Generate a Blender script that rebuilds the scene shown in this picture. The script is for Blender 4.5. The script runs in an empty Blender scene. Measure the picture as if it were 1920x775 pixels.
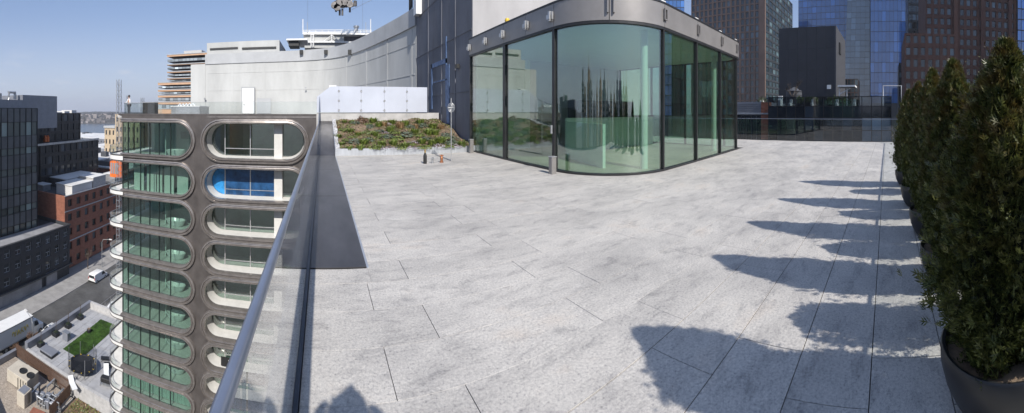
import bpy, math, random
from math import sin, cos, tan, pi, radians, sqrt, atan2, hypot
from mathutils import Vector, Matrix, Quaternion
random.seed(7)
S = bpy.context.scene
COL = S.collection

# ------------------------------------------------------------------ camera
F, PX0, HZ, EYE = 674.0, 605.0, 208.0, 1.6      # photo pixels per radian, heading of +Y, horizon row, eye height
cd = bpy.data.cameras.new('camera'); cam = bpy.data.objects.new('camera', cd); COL.objects.link(cam)
cd.type = 'PANO'; cd.panorama_type = 'CENTRAL_CYLINDRICAL'
cd.central_cylindrical_range_u_min = -960/F; cd.central_cylindrical_range_u_max = 960/F
cd.central_cylindrical_range_v_min = -(775-HZ)/F; cd.central_cylindrical_range_v_max = HZ/F
cd.central_cylindrical_radius = 1.0
cd.clip_start = 0.02; cd.clip_end = 40000
cam.location = (0, 0, EYE); cam.rotation_euler = (pi/2, 0, -(960-PX0)/F)
S.camera = cam

# ------------------------------------------------------------------ light
SUN_EL, SUN_AZ = radians(40.5), radians(2.5)
w = bpy.data.worlds.new('World'); S.world = w; w.use_nodes = True
nt = w.node_tree; nt.nodes.clear()
sky = nt.nodes.new('ShaderNodeTexSky'); sky.sky_type = 'NISHITA'; sky.sun_disc = False
sky.sun_elevation = SUN_EL; sky.sun_rotation = pi + SUN_AZ
sky.altitude = 50; sky.air_density = 1.0; sky.dust_density = .7; sky.ozone_density = 1.6
bg = nt.nodes.new('ShaderNodeBackground'); bg.inputs['Strength'].default_value = 0.097
wo = nt.nodes.new('ShaderNodeOutputWorld')
sat = nt.nodes.new('ShaderNodeHueSaturation'); sat.inputs['Saturation'].default_value = 1.0; nt.links.new(sky.outputs[0], sat.inputs['Color'])
mixs = nt.nodes.new('ShaderNodeMix'); mixs.data_type = 'RGBA'; mixs.inputs[0].default_value = .42; mixs.inputs[7].default_value = (3.6, 5.0, 8.6, 1)
nt.links.new(sat.outputs[0], mixs.inputs[6])
# thin low clouds all round the horizon
tcs = nt.nodes.new('ShaderNodeTexCoord'); mps = nt.nodes.new('ShaderNodeMapping'); mps.inputs['Scale'].default_value = (1, 1, 3.2); nt.links.new(tcs.outputs['Generated'], mps.inputs[0])
cn = nt.nodes.new('ShaderNodeTexNoise'); cn.inputs['Scale'].default_value = 6.5; cn.inputs['Detail'].default_value = 9; cn.inputs['Roughness'].default_value = .6; nt.links.new(mps.outputs[0], cn.inputs[0])
cr_ = nt.nodes.new('ShaderNodeMapRange'); cr_.inputs[1].default_value = .54; cr_.inputs[2].default_value = .70; cr_.inputs[4].default_value = .55; nt.links.new(cn.outputs[0], cr_.inputs[0])
sz = nt.nodes.new('ShaderNodeSeparateXYZ'); nt.links.new(tcs.outputs['Generated'], sz.inputs[0])
er = nt.nodes.new('ShaderNodeMapRange'); er.inputs[1].default_value = .20; er.inputs[2].default_value = .05; nt.links.new(sz.outputs[2], er.inputs[0])
cm = nt.nodes.new('ShaderNodeMath'); cm.operation = 'MULTIPLY'; nt.links.new(cr_.outputs[0], cm.inputs[0]); nt.links.new(er.outputs[0], cm.inputs[1])
mixc = nt.nodes.new('ShaderNodeMix'); mixc.data_type = 'RGBA'; mixc.inputs[7].default_value = (7.6, 7.5, 7.8, 1)
nt.links.new(cm.outputs[0], mixc.inputs[0]); hr = nt.nodes.new('ShaderNodeMapRange'); hr.interpolation_type = 'SMOOTHERSTEP'; hr.inputs[1].default_value = .34; hr.inputs[2].default_value = -.02; hr.inputs[4].default_value = .62; nt.links.new(sz.outputs[2], hr.inputs[0])
mixh = nt.nodes.new('ShaderNodeMix'); mixh.data_type = 'RGBA'; mixh.inputs[7].default_value = (5.6, 6.0, 7.2, 1)      # pale air towards the horizon
nt.links.new(hr.outputs[0], mixh.inputs[0]); nt.links.new(mixs.outputs[2], mixh.inputs[6]); nt.links.new(mixh.outputs[2], mixc.inputs[6]); nt.links.new(mixc.outputs[2], bg.inputs[0]); nt.links.new(bg.outputs[0], wo.inputs[0])
sd = bpy.data.lights.new('sun', 'SUN'); sd.energy = 5.0; sd.angle = radians(0.55); sd.color = (1, .955, .89)
sun = bpy.data.objects.new('sun', sd); COL.objects.link(sun)
sdir = Vector((sin(SUN_AZ)*cos(SUN_EL), cos(SUN_AZ)*cos(SUN_EL), -sin(SUN_EL)))
sun.rotation_euler = sdir.to_track_quat('-Z', 'Y').to_euler(); sun.location = (0, -30, 40)
S.view_settings.view_transform = 'Standard'; S.view_settings.look = 'None'
S.view_settings.exposure = 0.14; S.view_settings.gamma = 1.0
S.cycles.max_bounces = 10; S.cycles.transparent_max_bounces = 24; S.cycles.glossy_bounces = 4
S.cycles.caustics_reflective = False; S.cycles.caustics_refractive = False

# ------------------------------------------------------------------ helpers
def ph(x): return (x-PX0)/F
def onY(x, y, Y):
    a = ph(x); r = Y/cos(a); return Vector((Y*tan(a), Y, EYE+(HZ-y)/F*r))
def onX(x, y, X):
    a = ph(x); r = X/sin(a); return Vector((X, r*cos(a), EYE+(HZ-y)/F*r))
def onZ(x, y, Z):
    a = ph(x); r = (EYE-Z)*F/(y-HZ); return Vector((r*sin(a), r*cos(a), Z))
def onR(x, y, r):
    a = ph(x); return Vector((r*sin(a), r*cos(a), EYE+(HZ-y)/F*r))

class MB:
    def __init__(s): s.v = []; s.f = []; s.m = []; s.cur = 0; s.g = []
    def add(s, vs, fs):
        n = len(s.v); s.g.append((n, len(s.f))); s.v += [tuple(p) for p in vs]; s.f += [tuple(i+n for i in f) for f in fs]; s.m += [s.cur]*len(fs); return s
    def box(s, x0, x1, y0, y1, z0, z1):
        return s.add([(x0,y0,z0),(x1,y0,z0),(x1,y1,z0),(x0,y1,z0),(x0,y0,z1),(x1,y0,z1),(x1,y1,z1),(x0,y1,z1)],
              [(0,3,2,1),(4,5,6,7),(0,1,5,4),(1,2,6,5),(2,3,7,6),(3,0,4,7)])
    def rbox(s, c, sx, sy, sz, rz=0, b=0.0):          # box on its base centre, turned about z, optional chamfer
        ca, sa = cos(rz), sin(rz); hx, hy = sx/2, sy/2
        T = lambda x, y, z: (c[0]+x*ca-y*sa, c[1]+x*sa+y*ca, c[2]+z)
        if not b:
            pts = [(-hx,-hy),(hx,-hy),(hx,hy),(-hx,hy)]
        else:
            pts = [(-hx+b,-hy),(hx-b,-hy),(hx,-hy+b),(hx,hy-b),(hx-b,hy),(-hx+b,hy),(-hx,hy-b),(-hx,-hy+b)]
        n = len(pts)
        vs = [T(x,y,0) for x,y in pts]+[T(x,y,sz-b*.6) for x,y in pts]
        fs = [tuple(range(n-1,-1,-1))]+[(i,(i+1)%n,n+(i+1)%n,n+i) for i in range(n)]
        if b:
            k = 1-b/max(hx,hy)*.6
            vs += [T(x*k,y*k,sz) for x,y in pts]; fs += [(n+i,n+(i+1)%n,2*n+(i+1)%n,2*n+i) for i in range(n)]+[tuple(range(2*n,3*n))]
        else: fs += [tuple(range(n,2*n))]
        return s.add(vs, fs)
    def prism(s, poly, z0, z1):
        n = len(poly)
        return s.add([(x,y,z0) for x,y in poly]+[(x,y,z1) for x,y in poly],
              [tuple(range(n-1,-1,-1)), tuple(range(n,2*n))]+[(i,(i+1)%n,n+(i+1)%n,n+i) for i in range(n)])
    def band(s, pts, t, z0, z1):                       # upright wall of thickness t to the left of the run
        L = offs(pts, t); n = len(pts); vs = []
        for a, b in zip(pts, L): vs += [(a[0],a[1],z0),(a[0],a[1],z1),(b[0],b[1],z1),(b[0],b[1],z0)]
        fs = [(0,1,2,3),(4*n-1,4*n-2,4*n-3,4*n-4)]
        for i in range(n-1):
            k = 4*i; fs += [(k+j, k+4+j, k+4+(j+1)%4, k+(j+1)%4) for j in range(4)]
        return s.add(vs, fs)
    def tube(s, pts, r, n=8, cap=True):
        pts = [Vector(p) for p in pts]; R = r if isinstance(r, (list, tuple)) else [r]*len(pts); vs = []; fs = []
        up = Vector((0,0,1))
        for i, p in enumerate(pts):
            d = (pts[min(i+1,len(pts)-1)]-pts[max(i-1,0)])
            d = d.normalized() if d.length > 1e-9 else Vector((0,0,1))
            a = d.cross(up)
            if a.length < .05: a = d.cross(Vector((0,1,0)))
            a.normalize(); b = d.cross(a)
            for k in range(n):
                t = 2*pi*k/n; vs.append(p+a*(cos(t)*R[i])+b*(sin(t)*R[i]))
        for i in range(len(pts)-1):
            for k in range(n): fs.append((i*n+k, i*n+(k+1)%n, (i+1)*n+(k+1)%n, (i+1)*n+k))
        if cap: fs += [tuple(range(n-1,-1,-1)), tuple(range((len(pts)-1)*n, len(pts)*n))]
        return s.add(vs, fs)
    def lathe(s, prof, n=24, c=(0,0,0), close=False):
        vs = []; fs = []
        for r, z in prof:
            for k in range(n): t = 2*pi*k/n; vs.append((c[0]+r*cos(t), c[1]+r*sin(t), c[2]+z))
        m = len(prof)
        for i in range(m-1):
            for k in range(n): fs.append((i*n+k, i*n+(k+1)%n, (i+1)*n+(k+1)%n, (i+1)*n+k))
        if close: fs += [tuple(range(n-1,-1,-1)), tuple(range((m-1)*n, m*n))]
        return s.add(vs, fs)
    def mesh(s, name, mats, smooth=False):
        me = bpy.data.meshes.new(name); me.from_pydata(s.v, [], s.f)
        for m in (mats if isinstance(mats, (list,tuple)) else [mats]): me.materials.append(m)
        if any(s.m): me.polygons.foreach_set('material_index', s.m)
        if smooth:
            me.polygons.foreach_set('use_smooth', [True]*len(s.f))
            try: me.set_sharp_from_angle(angle=radians(40))
            except Exception: pass
        me.update(); return me
    def objs(s, name, mats, parent=None, smooth=False):     # every shape added becomes an object of its own
        G = s.g+[(len(s.v), len(s.f))]
        for (a, fa), (b, fb) in zip(G, G[1:]):
            q = MB(); q.v = s.v[a:b]; q.f = [tuple(i-a for i in f) for f in s.f[fa:fb]]; q.m = [0]*len(q.f); q.obj(name, mats, parent, smooth)
    def obj(s, name, mats, parent=None, smooth=False):
        return link(name, s.mesh(name, mats, smooth), parent)

def offs(pts, t):
    out = []
    for i, p in enumerate(pts):
        a = pts[max(i-1,0)]; b = pts[min(i+1,len(pts)-1)]
        d1 = Vector((p[0]-a[0],p[1]-a[1])); d2 = Vector((b[0]-p[0],b[1]-p[1]))
        if d1.length < 1e-9: d1 = d2
        if d2.length < 1e-9: d2 = d1
        d1.normalize(); d2.normalize(); d = (d1+d2).normalized(); k = max(.3, d.dot(d1))
        out.append((p[0]-d.y*t/k, p[1]+d.x*t/k))
    return out
def link(name, me, parent=None):
    o = bpy.data.objects.new(name, me); COL.objects.link(o)
    if parent:
        o.parent = parent
        q = parent; L = Vector((0,0,0))
        while q: L += Vector(q.location); q = q.parent
        o.location = -L
    return o
def tag(o, label=None, cat=None, group=None, kind=None):
    if label: o['label'] = label
    if cat: o['category'] = cat
    if group: o['group'] = group
    if kind: o['kind'] = kind
    return o
def thing(name, label, cat, loc=(0,0,0), group=None):
    o = bpy.data.objects.new(name, None); COL.objects.link(o); o.location = loc; o.empty_display_size = .2
    return tag(o, label, cat, group)
def dup(root, loc, rz=0, label=None, sc=None):
    r = root.copy(); COL.objects.link(r); r.location = loc; r.rotation_euler = (0,0,rz)
    if sc: r.scale = sc
    if label: r['label'] = label
    for ch in list(root.children):
        c = ch.copy(); COL.objects.link(c); c.parent = r
        for g in list(ch.children):
            d = g.copy(); COL.objects.link(d); d.parent = c
    return r
def piece(name, me, parent, loc):
    """a small part that shares its mesh with its alike; loc in world"""
    o = link(name, me, parent); o.location = Vector(o.location)+Vector(loc); return o

# ------------------------------------------------------------------ materials
def newmat(name):
    m = bpy.data.materials.new(name); m.use_nodes = True; t = m.node_tree; t.nodes.clear()
    out = t.nodes.new('ShaderNodeOutputMaterial'); return m, t, out
def N(t, typ, **kw):
    n = t.nodes.new(typ)
    for k, v in kw.items():
        if k.startswith('i_'):
            key = k[2:]; key = int(key) if key.isdigit() else key.replace('_', ' ')
            n.inputs[key].default_value = v
        else: setattr(n, k, v)
    return n
def c4(c): return (c[0], c[1], c[2], 1)
def mat(name, col, rough=.6, metal=0., var=.12, scale=3., bump=0., stretch=(1,1,1), col2=None, ior=1.5, island=0., objvar=0., detail=6, emit=0):
    m, t, out = newmat(name); p = N(t, 'ShaderNodeBsdfPrincipled'); L = t.links.new
    p.inputs['Roughness'].default_value = rough; p.inputs['Metallic'].default_value = metal; p.inputs['IOR'].default_value = ior
    g = N(t, 'ShaderNodeNewGeometry'); mp = N(t, 'ShaderNodeMapping'); mp.inputs['Scale'].default_value = tuple(scale*s for s in stretch)
    L(g.outputs['Position'], mp.inputs[0])
    nz = N(t, 'ShaderNodeTexNoise'); nz.inputs['Scale'].default_value = 1; nz.inputs['Detail'].default_value = detail; nz.inputs['Roughness'].default_value = .62
    L(mp.outputs[0], nz.inputs[0])
    r = N(t, 'ShaderNodeValToRGB'); e = r.color_ramp.elements
    d = col2 or tuple(c*(1-2.2*var) for c in col); u = tuple(min(1,c*(1+1.3*var)) for c in col)
    e[0].position = .3; e[0].color = c4(d); e[1].position = .68; e[1].color = c4(u)
    L(nz.outputs[0], r.inputs[0]); src = r.outputs[0]
    for amt, o in ((island, g.outputs['Random Per Island']), (objvar, None)):
        if amt:
            if o is None: o = N(t, 'ShaderNodeObjectInfo').outputs['Random']
            mr = N(t, 'ShaderNodeMapRange'); mr.inputs[3].default_value = 1-amt; mr.inputs[4].default_value = 1+amt; L(o, mr.inputs[0])
            hs = N(t, 'ShaderNodeHueSaturation'); L(mr.outputs[0], hs.inputs['Value']); L(src, hs.inputs['Color']); src = hs.outputs[0]
    L(src, p.inputs['Base Color'])
    if bump:
        b = N(t, 'ShaderNodeBump'); b.inputs['Strength'].default_value = bump; b.inputs['Distance'].default_value = .02
        L(nz.outputs[0], b.inputs['Height']); L(b.outputs[0], p.inputs['Normal'])
    L(p.outputs[0], out.inputs[0]); return m
def glass(name, tint, k=1.0, base=.0, rough=.0, wave=0., col=(1,1,1)):
    m, t, out = newmat(name); L = t.links.new
    tr = N(t, 'ShaderNodeBsdfTransparent'); tr.inputs[0].default_value = c4(tint)
    gl = N(t, 'ShaderNodeBsdfGlossy'); gl.inputs['Roughness'].default_value = rough; gl.inputs[0].default_value = c4(col)
    lw = N(t, 'ShaderNodeLayerWeight'); lw.inputs[0].default_value = .5          # Schlick, the same from either side of the pane
    pw = N(t, 'ShaderNodeMath', operation='POWER'); pw.inputs[1].default_value = 4.2; L(lw.outputs['Facing'], pw.inputs[0])
    ma = N(t, 'ShaderNodeMath', operation='MULTIPLY_ADD', use_clamp=True); ma.inputs[1].default_value = .95; ma.inputs[2].default_value = .04*k+base
    L(pw.outputs[0], ma.inputs[0])
    if wave:
        g = N(t, 'ShaderNodeNewGeometry'); nz = N(t, 'ShaderNodeTexNoise'); nz.inputs['Scale'].default_value = .7; nz.inputs['Detail'].default_value = 1
        L(g.outputs['Position'], nz.inputs[0]); b = N(t, 'ShaderNodeBump'); b.inputs['Strength'].default_value = wave; b.inputs['Distance'].default_value = .05
        L(nz.outputs[0], b.inputs['Height']); L(b.outputs[0], gl.inputs['Normal'])
    mx = N(t, 'ShaderNodeMixShader'); L(ma.outputs[0], mx.inputs[0]); L(tr.outputs[0], mx.inputs[1]); L(gl.outputs[0], mx.inputs[2])
    L(mx.outputs[0], out.inputs[0]); return m
def mirrorglass(name, col, ior=2.0, rough=.04, wave=.1, objvar=.25, wscale=.35):
    m, t, out = newmat(name); L = t.links.new; p = N(t, 'ShaderNodeBsdfPrincipled')
    p.inputs['Roughness'].default_value = rough; p.inputs['IOR'].default_value = ior
    oi = N(t, 'ShaderNodeObjectInfo'); mr = N(t, 'ShaderNodeMapRange'); mr.inputs[3].default_value = 1-objvar; mr.inputs[4].default_value = 1+objvar
    L(oi.outputs['Random'], mr.inputs[0]); hs = N(t, 'ShaderNodeHueSaturation'); hs.inputs['Color'].default_value = c4(col)
    cmpn = N(t, 'ShaderNodeMath', operation='GREATER_THAN'); cmpn.inputs[1].default_value = .86; L(oi.outputs['Random'], cmpn.inputs[0])   # random panes coloured paler, for lit rooms and drawn blinds
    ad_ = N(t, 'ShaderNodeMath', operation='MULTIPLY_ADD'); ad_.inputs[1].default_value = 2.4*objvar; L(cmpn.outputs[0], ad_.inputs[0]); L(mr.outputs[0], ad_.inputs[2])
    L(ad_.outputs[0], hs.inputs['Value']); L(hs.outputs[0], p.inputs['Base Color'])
    g = N(t, 'ShaderNodeNewGeometry'); nz = N(t, 'ShaderNodeTexNoise'); nz.inputs['Scale'].default_value = wscale; nz.inputs['Detail'].default_value = 1
    L(g.outputs['Position'], nz.inputs[0]); b = N(t, 'ShaderNodeBump'); b.inputs['Strength'].default_value = wave; b.inputs['Distance'].default_value = .1
    L(nz.outputs[0], b.inputs['Height']); L(b.outputs[0], p.inputs['Normal'])
    L(p.outputs[0], out.inputs[0]); return m

def stone_mat():
    """pale grey limestone: cloudy patches, fine pitted speckle, streaks along the slabs"""
    m, t, out = newmat('terrace_stone'); L = t.links.new; p = N(t, 'ShaderNodeBsdfPrincipled')
    g = N(t, 'ShaderNodeNewGeometry'); oi = N(t, 'ShaderNodeObjectInfo')
    ad = N(t, 'ShaderNodeVectorMath', operation='MULTIPLY_ADD'); ad.inputs[1].default_value = (.35, .2, 0)
    cx = N(t, 'ShaderNodeCombineXYZ'); L(oi.outputs['Random'], cx.inputs[0]); L(oi.outputs['Random'], cx.inputs[1])
    L(cx.outputs[0], ad.inputs[0]); L(g.outputs['Position'], ad.inputs[2])
    def noise(sc, det, ro, st=(1,1,1), dist=0):
        mp = N(t, 'ShaderNodeMapping'); mp.inputs['Scale'].default_value = st; L(ad.outputs[0], mp.inputs[0])
        n = N(t, 'ShaderNodeTexNoise'); n.inputs['Scale'].default_value = sc; n.inputs['Detail'].default_value = det; n.inputs['Roughness'].default_value = ro
        n.inputs['Distortion'].default_value = dist; L(mp.outputs[0], n.inputs[0]); return n.outputs[0]
    def ramp(src, stops):
        r = N(t, 'ShaderNodeValToRGB'); e = r.color_ramp.elements
        while len(e) < len(stops): e.new(.5)
        for q, (pos, c) in zip(e, stops): q.position = pos; q.color = c4(c)
        L(src, r.inputs[0]); return r.outputs[0]
    def mul(a, b, f=1.):
        x = N(t, 'ShaderNodeMix', data_type='RGBA', blend_type='MULTIPLY'); x.inputs[0].default_value = f; L(a, x.inputs[6]); L(b, x.inputs[7]); return x.outputs[2]
    n1 = noise(1.1, 7, .64, (.75,1.2,1), 0)
    col = ramp(n1, [(.30,(.39,.37,.345)),(.44,(.48,.455,.42)),(.58,(.56,.53,.485)),(.72,(.555,.495,.43))])
    n2 = noise(52, 6, .68)
    col = mul(col, ramp(n2, [(.30,(.40,.41,.44)),(.42,(.85,.85,.86)),(.55,(1.02,1.02,1.02)),(.72,(1.2,1.2,1.19))]))
    n3 = noise(4.6, 12, .80, (.62,1.3,1), .35)                      # darker pitted veins and blotches
    col = mul(col, ramp(n3, [(.36,(.56,.57,.59)),(.43,(.80,.80,.81)),(.50,(1,1,1))]), .8)
    n4 = noise(210, 3, .7); col = mul(col, ramp(n4, [(.3,(.45,.45,.48)),(.52,(1.06,1.06,1.06))]), .9)
    n5 = noise(2.1, 8, .72, (.6,1.4,1), .8)                        # pale scuffs
    mx = N(t, 'ShaderNodeMix', data_type='RGBA'); L(ramp(n5, [(.60,(0,0,0)),(.70,(.45,.45,.45))]), mx.inputs[0]); L(col, mx.inputs[6]); mx.inputs[7].default_value = (.67,.64,.60,1)
    mr = N(t, 'ShaderNodeMapRange'); mr.inputs[3].default_value = .955; mr.inputs[4].default_value = 1.04; L(oi.outputs['Random'], mr.inputs[0])
    hs = N(t, 'ShaderNodeHueSaturation'); L(mr.outputs[0], hs.inputs['Value']); L(mx.outputs[2], hs.inputs['Color'])
    L(hs.outputs[0], p.inputs['Base Color']); p.inputs['Roughness'].default_value = .62
    b = N(t, 'ShaderNodeBump'); b.inputs['Strength'].default_value = .35; b.inputs['Distance'].default_value = .004
    L(n2, b.inputs['Height']); L(b.outputs[0], p.inputs['Normal']); L(p.outputs[0], out.inputs[0]); return m

def leaf_mat(name, c_dark, c_light, brown=None, lo=1.0, hi=2.0, amt=.6):
    m, t, out = newmat(name); L = t.links.new
    g = N(t, 'ShaderNodeNewGeometry'); r = N(t, 'ShaderNodeValToRGB'); e = r.color_ramp.elements
    e[0].color = c4(c_dark); e[1].color = c4(c_light); L(g.outputs['Random Per Island'], r.inputs[0]); src = r.outputs[0]
    if brown:
        tc = N(t, 'ShaderNodeTexCoord'); sx = N(t, 'ShaderNodeSeparateXYZ'); L(tc.outputs['Object'], sx.inputs[0])
        mr = N(t, 'ShaderNodeMapRange', clamp=True); mr.inputs[1].default_value = lo; mr.inputs[2].default_value = hi; mr.inputs[4].default_value = amt; L(sx.outputs[2], mr.inputs[0])
        nz = N(t, 'ShaderNodeTexNoise'); nz.inputs['Scale'].default_value = 9; nz.inputs['Detail'].default_value = 3; L(tc.outputs['Object'], nz.inputs[0])
        m2 = N(t, 'ShaderNodeMath', operation='MULTIPLY_ADD', use_clamp=True); m2.inputs[1].default_value = 3.2; m2.inputs[2].default_value = -1.35; L(nz.outputs[0], m2.inputs[0])
        mm = N(t, 'ShaderNodeMath', operation='MULTIPLY'); L(m2.outputs[0], mm.inputs[0]); L(mr.outputs[0], mm.inputs[1])
        mx = N(t, 'ShaderNodeMix', data_type='RGBA'); L(mm.outputs[0], mx.inputs[0]); L(src, mx.inputs[6]); mx.inputs[7].default_value = c4(brown); src = mx.outputs[2]
    p = N(t, 'ShaderNodeBsdfPrincipled'); p.inputs['Roughness'].default_value = .5; L(src, p.inputs['Base Color'])
    tl = N(t, 'ShaderNodeBsdfTranslucent'); L(src, tl.inputs[0])
    ms = N(t, 'ShaderNodeMixShader'); ms.inputs[0].default_value = .22; L(p.outputs[0], ms.inputs[1]); L(tl.outputs[0], ms.inputs[2])
    L(ms.outputs[0], out.inputs[0]); return m

M = {}
M['stone'] = stone_mat()
M['joint'] = mat('dark_joint_bed', (.03,.03,.032), .9)  # dark bed below the slabs, seen in the joints
M['dark_plate'] = mat('dark_coping_metal', (.095,.09,.092), .36, .5, .2, 2.2, .12, stretch=(1,.3,1))
M['cap'] = mat('rail_cap_steel', (.24,.27,.34), .3, .55, .05, 8)
M['shoe'] = mat('rail_shoe_black', (.05,.055,.07), .35, .4, .1, 6)
M['rail_glass'] = glass('guardrail_glass', (.95,.97,.965), 1.0)
M['pav_glass'] = glass('pavilion_glass', (.745,.87,.80), 4.2, .0)
M['pav_frame'] = mat('pavilion_dark_frame', (.035,.035,.037), .4, .3, .1, 4)
M['fascia'] = mat('fascia_bronze_metal', (.27,.255,.245), .42, .35, .05, 2)
M['bracket'] = mat('bracket_galvanised', (.5,.5,.5), .4, .6, .1, 10)
M['white'] = mat('white_paint', (.78,.78,.77), .5, 0, .04, 3)
M['mint'] = mat('white_plaster_inside', (.74,.80,.75), .6, 0, .03, 2)
M['oak'] = mat('pale_floor', (.52,.46,.36), .4, 0, .1, 3, stretch=(.3,4,1))
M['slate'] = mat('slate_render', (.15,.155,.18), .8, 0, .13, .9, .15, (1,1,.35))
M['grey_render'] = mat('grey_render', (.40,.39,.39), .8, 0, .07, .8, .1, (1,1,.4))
M['pale_wall'] = mat('pale_concrete', (.46,.465,.455), .82, 0, .075, .55, .12, (1,1,.28))
M['pale_cap'] = mat('pale_concrete_band', (.41,.42,.43), .8, 0, .06, .6, .08)
M['blue_mem'] = mat('blue_primer_tape', (.10,.17,.32), .6, 0, .2, 4)
M['screen'] = mat('frosted_white_glass', (.53,.56,.64), .22, 0, .04, .6)
M['concrete'] = mat('concrete', (.45,.44,.43), .8, 0, .1, 2, .1)
M['zinc'] = mat('zinc_edging', (.55,.57,.60), .35, .6, .08, 3, stretch=(3,1,.4))
M['soil'] = mat('planter_soil', (.19,.135,.09), .95, 0, .3, 6, .6)
M['pot'] = mat('black_planter', (.022,.022,.024), .42, 0, .12, 5, .03)
M['bark'] = mat('bark', (.10,.075,.055), .9, 0, .2, 20)
M['leaf'] = leaf_mat('arborvitae_leaf', (.02,.036,.009), (.16,.175,.045), (.19,.095,.028), .6, 1.9, .85)
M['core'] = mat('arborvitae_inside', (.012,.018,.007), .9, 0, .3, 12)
M['box_leaf'] = leaf_mat('shrub_leaf', (.02,.04,.012), (.07,.10,.03))
M['tuft'] = leaf_mat('tuft_leaf', (.07,.115,.018), (.22,.28,.055))
M['sedum'] = leaf_mat('sedum_leaf', (.09,.13,.035), (.22,.26,.07))
M['sage'] = leaf_mat('sage_leaf', (.06,.09,.06), (.17,.21,.15))
M['straw'] = leaf_mat('straw_leaf', (.22,.13,.06), (.42,.29,.15))
M['mauve'] = leaf_mat('mauve_flower', (.20,.15,.17), (.55,.5,.55))
M['brown_leaf'] = leaf_mat('dry_brown_leaf', (.09,.05,.03), (.2,.12,.07))
# ------------------------------------------------------------------ the terrace
M['steel0'] = mat('edge_flashing_metal', (.34,.35,.36), .4, .5, .1, 3)
XE, YN, RZ = 18.6, -1.22, 1.17        # far edge, near edge, guardrail height
base = MB(); base.box(-.32, XE+.25, YN-.2, 26.0, -3.2, -.031); base.box(.1, XE-.4, YN+.3, 25.2, -42, -3.2)
tb = base.obj('terrace_base', M['joint']); tag(tb, kind='structure')
terr = bpy.data.objects.new('terrace_floor', None); COL.objects.link(terr); tag(terr, kind='structure')
PW, PL, PY0, PX = .46, 1.515, .10, .41
OUT = [(5.75,13.2),(5.75,7.6)] + [(7.75-2*cos(a), 7.6-2*sin(a)) for a in [pi/2*i/14 for i in range(1,14)]] + [(7.75,5.6),(13.55,6.06)] + \
      [(13.5+.85*sin(a), 6.91-.85*cos(a)) for a in [pi/2*i/6 for i in range(1,6)]] + [(14.35,6.95),(14.35,13.2)]
def in_pav(x, y):
    if x < 5.6 or x > 14.5 or y > 13.3: return False
    if y > 7.6: return x > 5.75
    if x < 7.75: return hypot(x-7.75, y-7.6) < 2.0
    return y > 5.6+(x-7.75)*.079
tiles = []; shapes = {}
k0, k1 = -3, 56
for k in range(k0, k1):
    ya, yb = PY0+PW*k, PY0+PW*(k+1)
    if ya > 12.75 and False: break
    gap = lambda y: .003 if y < 1.6 else .0009
    a = max(ya+gap(ya), YN+.02); b = yb-gap(yb)
    off = PX if k % 2 == 0 else PX+.40
    for n in range(-2, 14):
        xa, xb = off+PL*n+.0022, off+PL*(n+1)-.0022
        lo = -.126 if b < 3.62 else .455
        xa = max(xa, lo); xb = min(xb, XE-.1)
        if xb-xa < .05 or b <= a: continue
        if b > 12.78 and xa < 5.3: 
            if a > 12.7: continue
            b2 = 12.78
        else: b2 = b
        if a < 3.62 < b and xa < .46 and lo > 0: tiles.append((3.6, -.126, .4535, a, 3.624))
        cx, cy = (xa+xb)/2, (a+b2)/2
        if in_pav(xa+.05, a+.05) and in_pav(xb-.05, b2-.05) and in_pav(xa+.05,b2-.05) and in_pav(xb-.05,a+.05): continue
        if cx < 14 and cy > 13.4: continue
        vis = not (cx > 8 and cy > 6.2 and cx < 14.2)
        tiles.append((hypot(cx, cy)+(0 if vis else 50)+(30 if cy < -.9 and cx < 1 else 0), xa, xb, a, b2))
tiles.sort()
for d, xa, xb, a, b in tiles[:296]:
    key = (round(xb-xa, 3), round(b-a, 3))
    if key not in shapes:
        mb = MB(); hx, hy = (xb-xa)/2, (b-a)/2; c = .0008
        mb.add([(-hx,-hy,-.03),(hx,-hy,-.03),(hx,hy,-.03),(-hx,hy,-.03),(-hx,-hy,-c),(hx,-hy,-c),(hx,hy,-c),(-hx,hy,-c),
                (-hx+c,-hy+c,0),(hx-c,-hy+c,0),(hx-c,hy-c,0),(-hx+c,hy-c,0)],
               [(0,1,5,4),(1,2,6,5),(2,3,7,6),(3,0,4,7),(4,5,9,8),(5,6,10,9),(6,7,11,10),(7,4,8,11),(8,9,10,11)])
        shapes[key] = mb.mesh('paving_slab', M['stone'])
    o = piece('paving_slab', shapes[key], terr, ((xa+xb)/2, (a+b)/2, random.uniform(-.0012,.0008)))
far = MB()
for d, xa, xb, a, b in tiles[296:]: far.box(xa, xb, a, b, -.03, random.uniform(-.0012,.0008))
tag(far.obj('distant_paving', M['stone'], terr), kind='stuff')

fl0 = MB(); fl0.box(-.318,-.164,YN-.15,12.8,-.028,-.004); fl0.obj('edge_flashing', M['steel0'], terr)
# dark metal coping along the guardrail, rising at the back beside the planter
cop = bpy.data.objects.new('metal_coping', None); COL.objects.link(cop)
tag(cop, 'wide dark grey metal coping running along the foot of the glass guardrail', 'coping')
def ramp_z(y): return .012 if y < 12.8 else .012+(y-12.8)/4.4*1.1
ys = [3.63, 6.7, 9.75, 12.8, 15.0, 17.2]
for a, b in zip(ys, ys[1:]):
    mb = MB(); za, zb_ = ramp_z(a), ramp_z(b); g = .005
    x0, x1 = -.126, .445
    mb.add([(x0,a+g,za-.01),(x1,a+g,za-.01),(x1,b-g,zb_-.01),(x0,b-g,zb_-.01),(x0,a+g,za),(x1,a+g,za),(x1,b-g,zb_),(x0,b-g,zb_)],
           [(0,3,2,1),(4,5,6,7),(0,1,5,4),(1,2,6,5),(2,3,7,6),(3,0,4,7)])
    mb.obj('coping_panel', M['dark_plate'], cop)
mb = MB(); mb.box(.447, .47, 3.63, 12.78, -.03, .004); mb.obj('edge_trim', M['zinc'], cop)

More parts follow.
